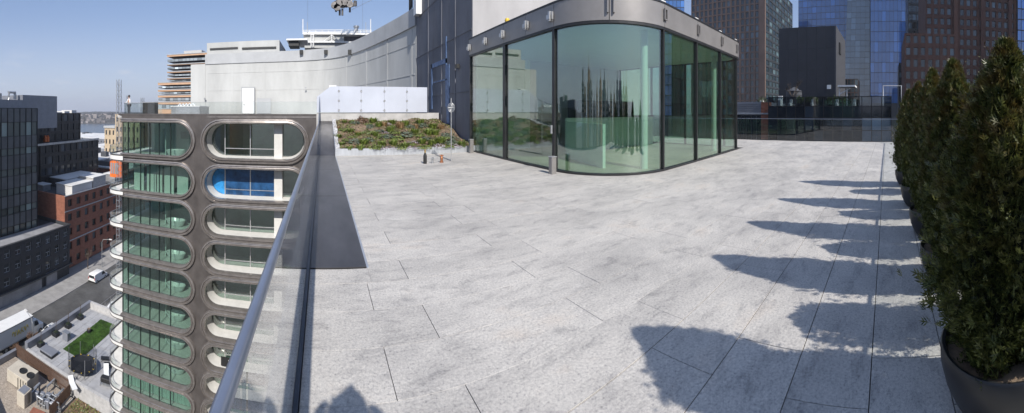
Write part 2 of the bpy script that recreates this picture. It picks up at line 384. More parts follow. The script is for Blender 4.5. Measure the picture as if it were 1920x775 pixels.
# ------------------------------------------------------------------ guardrails: panes, a shoe and a cap each
def guardrail(label, pts, zf, joints, cap=.0145, glassm='rail_glass', height=RZ, capm='cap'):
    g = thing('glass_guardrail', label, 'guardrail', (pts[0][0], pts[0][1], 0))
    P = [Vector((x, y, zf(x, y))) for x, y in pts]
    run = [0]
    for a, b in zip(P, P[1:]): run.append(run[-1]+(b-a).length)
    def at(s):
        for i in range(len(P)-1):
            if s <= run[i+1] or i == len(P)-2:
                t = (s-run[i])/(run[i+1]-run[i]); return P[i].lerp(P[i+1], t)
    sh = MB(); sh_l = offs([(p.x,p.y) for p in P], .014); sh_r = offs([(p.x,p.y) for p in P], -.014)
    vs = []
    for p, a, b in zip(P, sh_l, sh_r): vs += [(a[0],a[1],p.z-.04),(a[0],a[1],p.z+.026),(b[0],b[1],p.z+.026),(b[0],b[1],p.z-.04)]
    n = len(P); sh.add(vs, [(0,1,2,3),(4*n-1,4*n-2,4*n-3,4*n-4)]+[(4*i+j,4*i+4+j,4*i+4+(j+1)%4,4*i+(j+1)%4) for i in range(n-1) for j in range(4)])
    sh.obj('shoe', M['shoe'], g)
    tp = MB(); tp.tube([p+Vector((0,0,height)) for p in P], cap, 10); tp.obj('cap_rail', M[capm], g, True)
    for a, b in zip(joints, joints[1:]):
        ss = [a+.008]+[r for r in run if a+.02 < r < b-.02]+[b-.008]
        q = [at(s) for s in ss]; mb = MB(); vs = []
        o = offs([(p.x,p.y) for p in q], .012)
        for p, c in zip(q, o): vs += [(p.x,p.y,p.z+.02),(p.x,p.y,p.z+height-.005),(c[0],c[1],p.z+height-.005),(c[0],c[1],p.z+.02)]
        m = len(q)
        mb.add(vs, [(0,1,2,3),(4*m-1,4*m-2,4*m-3,4*m-4)]+[(4*i+j,4*i+4+j,4*i+4+(j+1)%4,4*i+(j+1)%4) for i in range(m-1) for j in range(4)])
        mb.obj('glass_pane', M[glassm], g, True)
    return g
XG = -.145
guardrail('long glass guardrail with blue grey steel cap beside the dark coping',
          [(XG,YN),(XG,12.8),(XG,17.2)], lambda x,y: max(0, ramp_z(y)-.012), [0,1.9,3.45,5.0,6.55,8.1,9.65,11.2,12.75,14.05,15.6,17.2,18.58])
arc = [(XE-1.2+1.2*sin(a), YN+1.2-1.2*cos(a)) for a in [pi/2*i/8 for i in range(9)]]
guardrail('glass guardrail with rounded corner closing the far side of the terrace behind the planters',
          [(XG+.06,YN)]+arc+[(XE,15.5)], lambda x,y: 0, [0.0,1.7]+[1.7+1.55*i for i in range(1,10)]+[17.25,18.42]+[18.42+1.72*i for i in range(1,9)], cap=.0145)

# ------------------------------------------------------------------ glass pavilion
pav = thing('glass_pavilion', 'glass rooftop pavilion with rounded front corner and bronze grey fascia', 'pavilion', (5.75,7.6,0))
ZG0, ZG1, ZF1 = .05, 3.76, 4.44
sill = MB(); sill.band(offs(OUT,-.05), .14, .001, ZG0); sill.obj('sill', M['pav_frame'], pav)
hd = MB(); hd.band(offs(OUT,-.05), .14, ZG1, 3.86); hd.obj('head_frame', M['pav_frame'], pav)
def sub(path, s0, s1):
    R = [0]
    for a, b in zip(path, path[1:]): R.append(R[-1]+hypot(b[0]-a[0], b[1]-a[1]))
    def at(s):
        for i in range(len(path)-1):
            if s <= R[i+1]+1e-9 or i == len(path)-2:
                t = (s-R[i])/(R[i+1]-R[i]); return (path[i][0]+(path[i+1][0]-path[i][0])*t, path[i][1]+(path[i+1][1]-path[i][1])*t)
    return [at(s0)]+[path[i] for i in range(len(path)) if s0+.01 < R[i] < s1-.01]+[at(s1)]
arcl = sum(hypot(OUT[i+1][0]-OUT[i][0], OUT[i+1][1]-OUT[i][1]) for i in range(1,15))
SC0 = 5.6; SC1 = SC0+arcl; SF = SC1+hypot(5.8,.46)
tot = sum(hypot(b[0]-a[0], b[1]-a[1]) for a, b in zip(OUT, OUT[1:]))
cuts = [0.06, 2.85, SC0-.05, SC1+.02, SC1+2.05, SC1+4.05, SF, SF+1.36, SF+3.4, SF+5.4, tot-.03]
for a, b in zip(cuts, cuts[1:]):
    mb = MB(); mb.band(offs(sub(OUT, a+.02, b-.02), .01), .02, ZG0, ZG1)
    mb.obj('window_pane', M['pav_glass'], pav, True)
for i, s in enumerate(cuts):
    p = sub(OUT, max(0,s-.02), min(tot,s+.02)); c = p[0]; d = Vector((p[-1][0]-c[0], p[-1][1]-c[1])).normalized()
    wv = .16 if i == 1 else (.10 if i == 2 else .055)
    nrm = Vector((-d.y, d.x)); mb = MB(); cx, cy = (p[0][0]+p[-1][0])/2, (p[0][1]+p[-1][1])/2
    mb.rbox((cx+nrm.x*.02, cy+nrm.y*.02, ZG0), wv, .13, ZG1-ZG0, atan2(d.y, d.x), .004)
    mb.obj('mullion', M['pav_frame'], pav)
fc = [0, 1.55, 2.85, 4.2, SC0, SC0+arcl*.5, SC1+.02, SC1+2.05, SC1+4.05, SF, SF+1.36, SF+3.4, SF+5.4, tot]
for a, b in zip(fc, fc[1:]):
    mb = MB(); mb.band(offs(sub(OUT, a+.006, b-.006), -.06), .10, 3.83, ZF1); mb.obj('fascia_panel', M['fascia'], pav, True)
cp = MB(); cp.band(offs(OUT, -.075), .3, ZF1+.002, ZF1+.05); cp.obj('roof_coping', M['pav_frame'], pav)
roof = MB(); roof.prism(offs(OUT, .12), 3.9, ZF1-.06); roof.obj('roof', M['concrete'], pav)
ceil = MB(); ceil.prism(offs(OUT, .2), 3.78, 3.895); ceil.obj('ceiling', M['mint'], pav)
fl = MB(); fl.prism(offs(OUT, .12), .004, .03); fl.obj('floor', M['oak'], pav)
def out_at(s, o):
    p = sub(OUT, max(0,s-.03), min(tot,s+.03)); c = Vector(((p[0][0]+p[-1][0])/2, (p[0][1]+p[-1][1])/2))
    d = Vector((p[-1][0]-p[0][0], p[-1][1]-p[0][1])).normalized(); n = Vector((d.y, -d.x))   # outward
    n = -n if n.dot(c-Vector((10,9.5))) < 0 else n
    return c+n*o, d, n
for s in (.1, 1.55, 2.85, 4.3, SC0-.1):
    c, d, n = out_at(s, .10); mb = MB(); a = atan2(d.y, d.x)
    mb.rbox((c.x,c.y,3.98), .09, .12, .26, a, .01); mb.rbox((c.x+d.x*.08,c.y+d.y*.08,4.02), .05, .05, .2, a)
    c2, _, _ = out_at(s, .17); mb.rbox((c2.x,c2.y,4.02), .14, .03, .12, a)
    mb.obj('bracket', M['bracket'], pav)
for s in (SC0+arcl*.49, SC0+arcl*.535):
    c, d, n = out_at(s, .10); mb = MB(); mb.rbox((c.x,c.y,4.0), .035, .07, .42, atan2(d.y,d.x)); mb.obj('bracket', M['fascia'], pav)
for s in (SC1+.02, SC1+2.05, SC1+4.05, SF-.1):
    c, d, n = out_at(s, .10); a = atan2(d.y, d.x); mb = MB()
    for q in (-.055, .055): mb.rbox((c.x+d.x*q,c.y+d.y*q,4.0), .03, .05, .3, a)
    mb.rbox((c.x,c.y,4.0), .14, .04, .03, a); mb.rbox((c.x,c.y,4.28), .14, .04, .03, a)
    mb.obj('bracket', M['fascia'], pav)
    mb = MB(); mb.rbox((c.x-n.x*.1,c.y-n.y*.1,ZF1+.05), .22, .06, .05, a); mb.obj('roof_clip', M['white'], pav)
mb = MB(); mb.lathe([(.10,.03),(.10,3.78)], 20, (7.62,6.12,0)); mb.obj('column', M['mint'], pav, True)
mb = MB(); mb.lathe([(.10,.03),(.10,3.78)], 20, (12.6,6.6,0)); mb.obj('column', M['mint'], pav, True)
lw = MB(); lw.band([(6.97,6.95),(7.62,9.3)], .09, .03, 1.24); lw.obj('low_wall', M['mint'], pav)
lw = MB(); lw.box(8.4, 13.6, 10.4, 10.5, .03, 1.33); lw.obj('low_wall', M['mint'], pav)
ct = MB(); ct.box(9.4, 13.6, 10.3, 10.62, 1.335, 1.40); ct.box(9.9, 13.5, 11.5, 12.2, .03, 2.05); ct.objs('dark_band_box', M['pav_frame'], pav)  # dark boxes added to give the panes their dark band
bw = MB(); bw.box(5.9, 8.4, 12.9, 13.0, .03, 3.77); bw.obj('back_wall', M['mint'], pav)

c_, d_, n_ = out_at(SC0-.02, .12); mb = MB(); mb.rbox((c_.x, c_.y, 1.0), .04, .05, .22, 0, .008); mb.obj('door_handle', M['bracket'], pav)
lamp = thing('roof_lamp', 'small yellow warning lamp on the pavilion roof edge', 'lamp', tuple(onX(951, 50, 5.95)))
p = lamp.location
mb = MB(); mb.lathe([(.02,-.05),(.02,.12),(.05,.12),(.05,.14)], 10, p, True); mb.obj('stem', M['bracket'], lamp)
M['yellow'] = mat('yellow_plastic', (.75,.50,.05), .4)
mb = MB(); mb.lathe([(.0,.14),(.07,.15),(.085,.2),(.07,.27),(.0,.3)], 12, p); mb.obj('lens', M['yellow'], lamp, True)

# two short posts at the pavilion's foot
for (x, y, hgt, lb) in ((1036, 326, .37, 'short beige metal post beside the curved corner of the pavilion'), (883.5, 287, .44, 'short beige metal post at the planter end of the pavilion')):
    b0 = onZ(x, y, 0.0); t = thing('bollard', lb, 'bollard', b0)
    mb = MB(); mb.rbox(b0, .15, .15, hgt*1.15, .0, .012); mb.obj('post', M['fascia'], t)
    mb = MB(); mb.rbox((b0.x,b0.y,hgt*1.15+.001), .17, .17, .02, 0, .01); mb.obj('post_cap', M['bracket'], t)

# ------------------------------------------------------------------ stair bulkhead: shaded side coloured dark slate, lit side paler grey
bh = thing('stair_bulkhead', 'tall windowless bulkhead with slate side and lit grey side behind the pavilion', 'building', (5.83,13.25,0))
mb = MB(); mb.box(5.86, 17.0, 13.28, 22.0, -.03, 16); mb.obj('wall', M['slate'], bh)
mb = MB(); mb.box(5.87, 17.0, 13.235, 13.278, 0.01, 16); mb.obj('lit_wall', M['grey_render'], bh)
for z in (2.4, 4.9, 7.4, 9.9):
    mb = MB(); mb.box(5.835, 5.858, 13.3, 21.95, z, z+.035); mb.obj('panel_strip', M['slate'], bh)
for y in (15.1, 17.0, 19.3):
    mb = MB(); mb.box(5.83, 5.857, y, y+.05, 0, 15.9); mb.obj('panel_strip', M['slate'], bh)
mb = MB()
for (x0,y0,x1,y1) in ((808,120,810,205),(835,68,837,200),(808,118,837,121),(812,150,838,154),(808,232,842,236),(837,120,842,236)):
    a = onX(x0, y1, 5.83); b = onX(x1, y0, 5.83); ya, yb = sorted((a.y, b.y)); za, zb_ = sorted((a.z, b.z))
    mb.box(5.829, 5.8575, ya, max(yb, ya+.05), za, max(zb_, za+.05))
mb.objs('blue_tape', M['blue_mem'], bh)
M['gold'] = mat('dark_fitting', (.03,.03,.03), .5)
mb = MB(); q = onX(858, 128, 5.80); mb.rbox((5.78,q.y,q.z), .16, .25, .18, 0, .02); mb.obj('wall_light', M['gold'], bh)
# white blade of wall and dark fins at its top corner
q = onX(793, 0, 5.80)
mb = MB(); mb.box(5.5, 5.855, 20.7, 21.3, 7.4, 9.5); mb.obj('white_fin', M['white'], bh)
mb = MB()
for i in range(3): mb.box(5.6, 5.70, 22.25+i*.3, 22.33+i*.3, 8.2, 11)
mb.objs('dark_fin', M['gold'], bh)

# ------------------------------------------------------------------ frosted screen behind the planter
scr = thing('frosted_screen', 'frosted white glass windscreen with dotted steel fixings behind the planter', 'screen', (-.3,17.3,1.0))
YS = 17.3; xs = [-.28, .78, 1.86, 3.0, 4.13, 5.18]
zt, zb_ = 2.78, 1.53
mb = MB(); mb.box(-.3, 5.82, 17.36, 17.6, -.03, 1.50); mb.obj('concrete_upstand', M['concrete'], scr)
for i, (a, b) in enumerate(zip(xs, xs[1:])):
    mb = MB(); a += .004; b -= .004
    prof = [(a,zb_),(b,zb_),(b,zt),(a,zt)] if i else [(a,zb_),(b,zb_),(b,zt),(.38,zt),(a,2.28)]
    n = len(prof); mb.add([(x,YS,z) for x,z in prof]+[(x,YS+.04,z) for x,z in prof],
        [tuple(range(n)), tuple(range(2*n-1,n-1,-1))]+[(j,n+j,n+(j+1)%n,(j+1)%n) for j in range(n)])
    mb.obj('glass_panel', M['screen'], scr)
me = MB().lathe([(.0,0),(.035,.0),(.05,.012),(.05,.02)], 10).mesh('fixing', M['bracket'], True)
for x in xs[1:-1]:
    for y in (171, 189, 207):
        o = piece('fixing', me, scr, (x, YS-.002, onY(640, y, YS).z)); o.rotation_euler = (pi/2, 0, 0)
    mb = MB(); mb.box(x-.02, x+.02, YS+.045, YS+.058, zb_-.2, zt-.05); mb.obj('support_fin', M['bracket'], scr)
wb = MB(); q = onY(617, 161, 17.9); wb.box(q.x, q.x+.36, 17.7, 18.0, 2.2, 2.86)
tag(wb.obj('white_box', M['white']), 'small white metal box peeping above the frosted screen', 'box')

# ------------------------------------------------------------------ raised planter bed
bed = thing('raised_planter', 'raised planter bed with zinc edging and rising soil in front of the screen', 'planter bed', (.5,12.8,0))
def bed_z(x, y):
    t = min(1, max(0, (y-12.85)/4.3)); return .20+.95*t+.05*sin(x*2.1+y*1.7)*min(1,t*6)+.04*sin(x*5.3-y*3.1)*min(1,t*6)
mb = MB(); nx, ny = 40, 30; vs = []
for j in range(ny+1):
    for i in range(nx+1):
        x = .50+(5.80-.5)*i/nx; y = 12.84+4.5*j/ny; vs.append((x, y, bed_z(x, y)+random.uniform(-.012,.012)))
mb.add(vs, [(j*(nx+1)+i, j*(nx+1)+i+1, (j+1)*(nx+1)+i+1, (j+1)*(nx+1)+i) for j in range(ny) for i in range(nx)])
mb.obj('soil', M['soil'], bed, True)
for i in range(3):
    a, b = .47+i*1.775, .47+(i+1)*1.775
    mb = MB(); mb.box(a+.003, b-.003, 12.78, 12.80, -.03, .25); mb.box(a+.003, b-.003, 12.80, 12.83, .235, .25); mb.obj('edging', M['zinc'], bed)
mb = MB(); mb.add([(.447,12.81,-.03),(.47,12.81,-.03),(.47,17.3,-.03),(.447,17.3,-.03),(.447,12.81,.25),(.47,12.81,.25),(.47,17.3,1.22),(.447,17.3,1.22)],
   [(0,3,2,1),(4,5,6,7),(0,1,5,4),(1,2,6,5),(2,3,7,6),(3,0,4,7)]); mb.obj('edging', M['zinc'], bed)

def blades(n, h, spread, wd, droop=.4, seed=1):
    r = random.Random(seed); mb = MB()
    for i in range(n):
        a = r.uniform(0, 2*pi); d = spread*sqrt(r.random()); lean = r.uniform(.1,.9)*spread*1.1; hh = h*r.uniform(.55,1)
        b = Vector((d*cos(a)*.7, d*sin(a)*.7, -.01)); t = a+r.uniform(-.5,.5); dr = Vector((cos(t), sin(t), 0)); sd_ = Vector((-sin(t), cos(t), 0))*wd
        m = b+dr*lean*.45+Vector((0,0,hh*.7)); e = b+dr*lean+Vector((0,0,hh*(1-droop*r.random()*.5)))
        mb.add([b-sd_*.5, b+sd_*.5, m+sd_*.6, m-sd_*.6, e], [(0,1,2,3),(3,2,4)])
    return mb
def mound(n, h, R, ls, seed=1, flat=1.0):
    r = random.Random(seed); mb = MB()
    for i in range(n):
        u = r.random(); a = r.uniform(0, 2*pi); el = math.asin(u)*flat; rr = r.uniform(.72,1.05)*(1+.18*sin(3*a+seed))
        p = Vector((R*cos(el)*cos(a)*rr, R*cos(el)*sin(a)*rr, h*sin(el)*rr))
        nrm = Vector((p.x/R, p.y/R, p.z/h+.25)).normalized(); q = Vector((r.gauss(0,1), r.gauss(0,1), r.gauss(0,1))); t1 = (q-nrm*q.dot(nrm)).normalized()
        t1 = (t1+nrm*r.uniform(-.1,.9)).normalized(); t2 = nrm.cross(t1).normalized(); s = ls*r.uniform(.6,1.2)
        mb.add([p-t1*s, p+t2*s*.45, p+t1*s*1.2, p-t2*s*.45], [(0,1,2,3)])
    return mb
plant_kinds = [
  ('sedum_mound', 'sedum', [mound(150,.16,.22,.045,s) for s in (1,2)], 'low olive green sedum mound in the raised planter bed', 'sedum mounds in the planter'),
  ('grass_tuft', 'tuft', [blades(110,.34,.20,.018,.6,s) for s in (3,4)], 'bright green leafy tuft in the raised planter bed', 'green tufts in the planter'),
  ('sage_clump', 'sage', [mound(140,.22,.24,.05,s) for s in (5,6)], 'grey green leafy clump in the raised planter bed', 'grey green clumps in the planter'),
  ('dry_grass', 'straw', [blades(120,.34,.17,.014,.8,s) for s in (7,8)], 'tuft of straw coloured dry grass in the raised planter bed', 'dry grass tufts in the planter'),
  ('flower_clump', 'mauve', [mound(120,.14,.24,.032,s) for s in (9,10)], 'low clump of pale mauve flowers in the raised planter bed', 'pale flower clumps in the planter')]
kinds = []
for nm, m, mbs, lb, gp in plant_kinds: kinds.append((nm, [q.mesh(nm, M[m]) for q in mbs], lb, gp))
spots = [  # photo x, y of the plant's foot, kind, size
 (634,258,1,1.0),(640,272,1,.9),(632,242,3,.9),(657,247,1,1.0),(667,232,2,1.0),(659,231,1,.8),(646,230,1,.8),(671,252,3,.8),(672,254,1,.8),(664,268,2,1.1),
 (682,270,1,1.1),(691,265,2,1.0),(676,281,1,.9),(655,281,1,.8),(645,245,0,1.2),(700,230,1,1.2),(695,240,2,1.0),(710,237,1,1.0),(715,272,1,1.0),(720,236,3,1.0),
 (725,234,4,1.1),(736,232,1,1.1),(732,247,1,1.1),(722,250,4,1.0),(711,282,1,1.1),(722,279,4,1.3),(737,272,1,1.0),(728,258,2,1.4),(750,240,3,1.3),(752,234,3,1.2),
 (760,236,1,1.3),(769,240,2,1.2),(745,262,0,1.5),(764,256,2,1.6),(758,276,1,1.1),(773,282,4,1.2),(777,268,4,1.2),(780,240,3,1.0),(788,233,1,1.3),(792,238,2,1.2),
 (790,269,1,1.2),(803,252,1,1.2),(806,247,0,1.4),(812,240,1,1.3),(815,253,1,1.2),(828,242,3,1.1),(838,256,2,1.3),(822,276,4,1.3),(812,272,1,1.2),(826,269,1,1.2),
 (845,270,2,1.2),(858,275,4,1.2),(866,272,1,1.0),(741,280,4,.9),(703,254,1,.9),(690,250,0,1.2),(785,255,0,1.4),(850,263,2,1.1),(868,279,1,.9),(700,279,0,1.2),(660,258,0,1.0),(800,278,0,1.1),
 (716,258,0,1.3),(740,250,0,1.2),(690,234,0,1.1),(770,272,0,1.2),(832,262,0,1.3),(735,240,0,1.0),(752,284,0,1.1),(790,284,0,1.0),(845,283,0,1.0),(836,279,0,1.0),(648,264,0,.9),(712,247,2,1.0),(800,262,2,1.1),(778,250,1,1.0)]
def bed_hit(x, y):
    a = ph(x); lo, hi = 12.86, 17.25
    for _ in range(40):
        Y = (lo+hi)/2; r = Y/cos(a); z = EYE+(HZ-y)/F*r
        if z > bed_z(Y*tan(a), Y): hi, lo = hi, Y
        else: hi = Y
    return Vector((Y*tan(a), Y, bed_z(Y*tan(a), Y)))
rr = random.Random(3)
NUM = 'first second third fourth fifth sixth seventh eighth ninth tenth eleventh twelfth thirteenth fourteenth fifteenth sixteenth'.split()
found = {}
STEM = MB().tube([(0,0,-.05),(.01,0,.06),(-.01,.01,.13)], [.014,.011,.004], 5).mesh('stem', M['bark'])
for x, y, k, s in spots:
    p = bed_hit(x, y)
    if p.x < .6 or p.x > 5.7: p.x = min(max(p.x,.62),5.65); p.z = bed_z(p.x,p.y)
    row = 'front' if p.y < 13.75 else ('middle' if p.y < 15.4 else 'back'); found.setdefault((k,row), []).append((p.x, p, s))
SHORT = ['olive green sedum mound','bright green leafy tuft','grey green leafy clump','straw coloured grass tuft','pale mauve flower clump']
for (k, row), L_ in found.items():
    nm, mes, lb, gp = kinds[k]; L_.sort(key=lambda q: q[0])
    for i, (_, p, s) in enumerate(L_):
        where = 'alone in the %s row of the planter bed' % row if len(L_) == 1 else '%s from the coping in the %s row of the planter bed' % (NUM[i], row)
        o = thing(nm, SHORT[k]+', '+where, 'plant', p, gp)
        for cn_, cm_ in (('foliage', rr.choice(mes)), ('stem', STEM)):
            c = bpy.data.objects.new(cn_, cm_); COL.objects.link(c); c.parent = o
        o.rotation_euler.z = rr.uniform(0,6.28); s *= 1.0; o.scale = (s,s,s*rr.uniform(.5,.8))
o = link('dry_shrub', mound(260,.30,.26,.05,21).mesh('dry_shrub', M['brown_leaf'])); o.location = bed_hit(678, 229); o.location.z -= .02
tag(o, 'round brown dry shrub standing highest at the back of the planter bed', 'shrub')
gc = MB(); r2 = random.Random(11)
for i in range(13000):
    x = r2.uniform(.52,5.78); y = r2.uniform(12.86,17.3)
    if sin(x*1.9+1)*sin(y*1.6+x*.6)+r2.gauss(0,.5) < -.35: continue
    p = Vector((x,y,bed_z(x,y))); a = r2.uniform(0,6.28); s = r2.uniform(.02,.05); d = Vector((cos(a),sin(a),r2.uniform(.2,1.2)))*s; e = Vector((-sin(a),cos(a),0))*s*.5
    gc.cur = 0 if r2.random() < .72 else (1 if r2.random() < .6 else 2)
    gc.add([p-e, p+e, p+d+e*.4, p+d-e*.4], [(0,1,2,3)])
tag(gc.obj('ground_cover', [M['sedum'], M['brown_leaf'], M['straw']]), 'brown and green ground cover over the planter soil', kind='stuff')
gv = MB()
for i in range(420):
    x = r2.uniform(.475,.60); y = r2.uniform(12.9,17.2); s = r2.uniform(.015,.035); z = bed_z(x,y)+.05; gv.rbox((x,y,z-.03), s*2, s*1.5, s*1.3+.03, r2.uniform(0,3), s*.4)
tag(gv.obj('gravel', mat('white_gravel', (.5,.5,.52), .8, 0, .2, 30, island=.3)), 'strip of pale gravel along the planter edge beside the coping', kind='stuff')

# ------------------------------------------------------------------ water outlets and the sprinkler pole by the planter
def turned(name, x, y, prof, m, lb, cat, extra=None):
    b0 = onZ(x, y, 0.0); t = thing(name, lb, cat, b0)
    mb = MB(); mb.lathe(prof[:len(prof)//2+1], 14, b0, False); mb.obj('base', M[m[0]], t, True)
    mb = MB(); mb.lathe(prof[len(prof)//2:], 14, b0, False); mb.obj('top', M[m[1]], t, True)
    if extra:
        mb = MB(); mb.tube([b0+Vector(extra[0]), b0+Vector(extra[1])], .018, 8); mb.obj('handle', M[m[1]], t)
M['brass'] = mat('brass', (.55,.36,.10), .35, .8, .1, 8); M['copper'] = mat('copper', (.40,.17,.085), .4, .7, .15, 8); M['black'] = mat('black_rubber', (.02,.02,.02), .5, 0, .1, 5)
M['steel'] = mat('grey_steel', (.42,.43,.44), .4, .7, .1, 6)
turned('wine_bottle', 797, 307, [(0,0),(.05,.0),(.055,.02),(.055,.24),(.025,.33),(.022,.40),(.024,.41),(.018,.43),(.0,.44)], ('black','brass'), 'dark bottle with a pale cap standing on the terrace near the planter', 'bottle')
turned('water_outlet', 811, 306, [(0,0),(.05,0),(.05,.03),(.03,.04),(.03,.12),(.045,.13),(.045,.17),(.0,.18)], ('steel','steel'), 'small grey pipe fitting standing between the bottle and the copper valve', 'pipe fitting', ((-.07,0,.15),(.07,0,.15)))
turned('copper_valve', 828, 305, [(0,0),(.06,0),(.06,.03),(.04,.05),(.045,.14),(.05,.15),(.025,.2),(.03,.24),(.0,.25)], ('copper','copper'), 'copper coloured valve standing on the paving before the planter', 'valve', ((-.06,0,.22),(.06,0,.22)))
b0 = onZ(846, 302, 0.0); t = thing('sprinkler_pole', 'thin steel pole with a small round head on an L foot beside the planter', 'pole', b0)
top = EYE+(HZ-184)/F*hypot(b0.x,b0.y)
mb = MB(); mb.tube([b0, (b0.x,b0.y,top)], .014, 8); mb.obj('rod', M['bracket'], t)
c = onZ(817, 291, 0.0); mb = MB(); mb.tube([(b0.x,b0.y,.02), (c.x,c.y,.02)], .016, 8); mb.obj('foot', M['steel'], t)
hz = EYE+(HZ-202)/F*hypot(b0.x,b0.y); mb = MB()
for k in range(3):
    R_ = .11-.03*k; mb.tube([(b0.x+R_*cos(a)*.9, b0.y-R_*cos(a)*.4, hz+R_*sin(a)*1.3) for a in [2*pi*i/18 for i in range(19)]], .010, 6)
mb.tube([(b0.x-.1,b0.y+.02,hz),(b0.x+.1,b0.y-.02,hz)], .012, 6); mb.obj('coil_head', M['steel'], t)
# ------------------------------------------------------------------ row of potted arborvitae and low shrubs
def profile_tall(z, H):
    t = z/H
    if t < .12: return .24+.06*(t/.12)
    if t < .5: return .30+.03*sin((t-.12)/.38*pi)
    return .30*max(0, 1-((t-.5)/.5)**1.8)**.95+.012
def sprays(H, z0, prof, n, ls, seed, up=.9, lobes=True):
    r = random.Random(seed); mb = MB(); core = MB()
    for i in range(n):
        u = r.random(); z = (1-(1-u)**.85)*H if lobes else u*H
        R = prof(z, H); a = r.uniform(0, 2*pi)
        lump = 1+.14*sin(3*a+z*4+seed)+.13*sin(5*a-z*7+seed*2)+.09*sin(13*z+2*a)+.06*sin(9*a+5*z)
        rr = R*lump*(1-.30*r.random()**2)
        if r.random() < .10: rr *= r.uniform(1.03,1.34)
        p = Vector((rr*cos(a), rr*sin(a), z0+z+r.uniform(-.03,.03)))
        o = Vector((cos(a), sin(a), 0)); tg = Vector((-sin(a), cos(a), 0))
        d = (o*r.uniform(.25,1.1)+Vector((0,0,up*r.uniform(.1,1.3)))+tg*r.uniform(-.6,.6)).normalized()
        s = ls*r.uniform(.55,1.25); pl = (tg*r.uniform(-1,1)+o*r.uniform(-1,1)+Vector((0,0,r.uniform(-.4,.4)))); side = d.cross(pl).normalized()
        wd = s*.075; vs = []; fs = []
        def finger(b, dirv, ln, w_):
            k = len(vs); sd_ = dirv.cross(d.cross(side)).normalized(); m = b+dirv*ln*.55
            vs.extend([b, m+sd_*w_, b+dirv*ln, m-sd_*w_]); fs.append((k,k+1,k+2,k+3))
        finger(p-d*s*.3, d, s*1.1, wd)
        for sg in (-1, 1):
            for q, ln in ((.0,.62),(.32,.5)):
                finger(p+d*s*q*.9-d*s*.12, (d*.75+side*sg*.62).normalized(), s*ln, wd*.85)
        # one island per spray so that it takes one tint
        fs2 = fs; mb.add(vs, fs2)
    for i in range(int(n*.012)):                                  # branchlets that stand out of the outline
        z = (1-(1-r.random())**.8)*H*.98; a = r.uniform(0, 2*pi); R = prof(z, H)*r.uniform(.8,1.0); o = Vector((cos(a), sin(a), 0))
        b = o*R+Vector((0,0,z0+z)); d = (o*r.uniform(.4,1)+Vector((0,0,r.uniform(.5,1.5)))).normalized(); ln = r.uniform(.06,.16)*(1.25 if z > H*.75 else 1); k = 9
        for j in range(k):
            q = b+d*ln*j/k; s = .032*(1-.5*j/k); side = Vector((r.gauss(0,1), r.gauss(0,1), r.gauss(0,1))).cross(d).normalized(); e = (d+side*.9).normalized()*s; wv = d.cross(side)*s*.16
            mb.add([q, q+e*.5+wv, q+e, q+e*.5-wv], [(0,1,2,3)])
    return mb
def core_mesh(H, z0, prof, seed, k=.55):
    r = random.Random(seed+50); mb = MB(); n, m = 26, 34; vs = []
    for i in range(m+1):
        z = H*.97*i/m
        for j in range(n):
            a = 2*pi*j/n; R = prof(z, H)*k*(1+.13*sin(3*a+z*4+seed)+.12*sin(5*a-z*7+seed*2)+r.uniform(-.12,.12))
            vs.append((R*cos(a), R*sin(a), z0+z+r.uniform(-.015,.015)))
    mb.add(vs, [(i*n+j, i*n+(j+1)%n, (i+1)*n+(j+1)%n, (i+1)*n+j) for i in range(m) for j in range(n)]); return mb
POT_T = [(.25,0),(.30,.05),(.345,.14),(.37,.24),(.372,.315),(.362,.328),(.345,.322),(.33,.29),(.0,.28)]
POT_L = [(.17,0),(.21,.06),(.25,.18),(.26,.28),(.25,.36),(.238,.37),(.225,.36),(.215,.33),(.0,.32)]
def potted(name, label, prof_pot, H, z0, prof, n, ls, seed, leafm, group):
    t = thing(name, label, 'potted tree' if H > 1.2 else 'potted shrub', (0,0,0), group)
    p = MB(); p.lathe(prof_pot[:-1], 40); po = p.obj('pot', M['pot'], t, True)
    q = MB(); q.lathe(prof_pot[-2:], 40); q.obj('potting_soil', M['soil'], po)
    tr = MB(); tr.tube([(0,0,z0-.1),(.01,0,z0+.25),(0,.01,z0+H*.75)], [.035,.03,.008], 8); tr.obj('trunk', M['bark'], t)
    f = sprays(H, z0, prof, n, ls, seed).obj('foliage', M[leafm], t)
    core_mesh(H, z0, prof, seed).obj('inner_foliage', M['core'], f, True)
    return t
def prof_low(z, H):
    t = min(.999, z/H); return .225*sqrt(max(0.0, 1-(2*t-1)**2))**.9+.02
tallA = potted('potted_arborvitae', 'first and largest looking arborvitae, in a round black planter at the front of the row', POT_T, 1.68, .27, profile_tall, 17000, .064, 2, 'leaf', 'row of potted arborvitae')
tallB = potted('potted_arborvitae', 'second arborvitae in the row, with a tall brown tinged tip', POT_T, 1.80, .27, profile_tall, 14000, .066, 5, 'leaf', 'row of potted arborvitae')
tallC = potted('potted_arborvitae', 'third arborvitae in the row, half hidden behind the second', POT_T, 1.86, .27, profile_tall, 12000, .066, 12, 'leaf', 'row of potted arborvitae')
tallC.location = (4.68,-.59,0); tallC.scale = (.82,.82,1.0)
tallA.scale = (1.0,1.0,1.01); tallA.location = (1.92,-.66,0); tallA.rotation_euler.z = .4
tallB.location = (3.40,-.63,0); tallB.scale = (.86,.86,1)
for i, (x, h, lb) in enumerate(((0,0,''),(6.12,1.06,'fourth arborvitae in the row, seen as a strip at the foliage edge'),(7.80,.96,'farthest arborvitae of the row, next to the far glass guardrail'))):
    if i: dup(tallA if i % 2 else tallC, (x,-.59+.06*i,0), 1.3+2.1*i, lb, (.82,.82,h))
low = potted('potted_shrub', 'rounded low shrub in a small black planter behind the first and second arborvitae', POT_L, .95, .36, prof_low, 6000, .052, 9, 'box_leaf', 'low potted shrubs between the arborvitae')
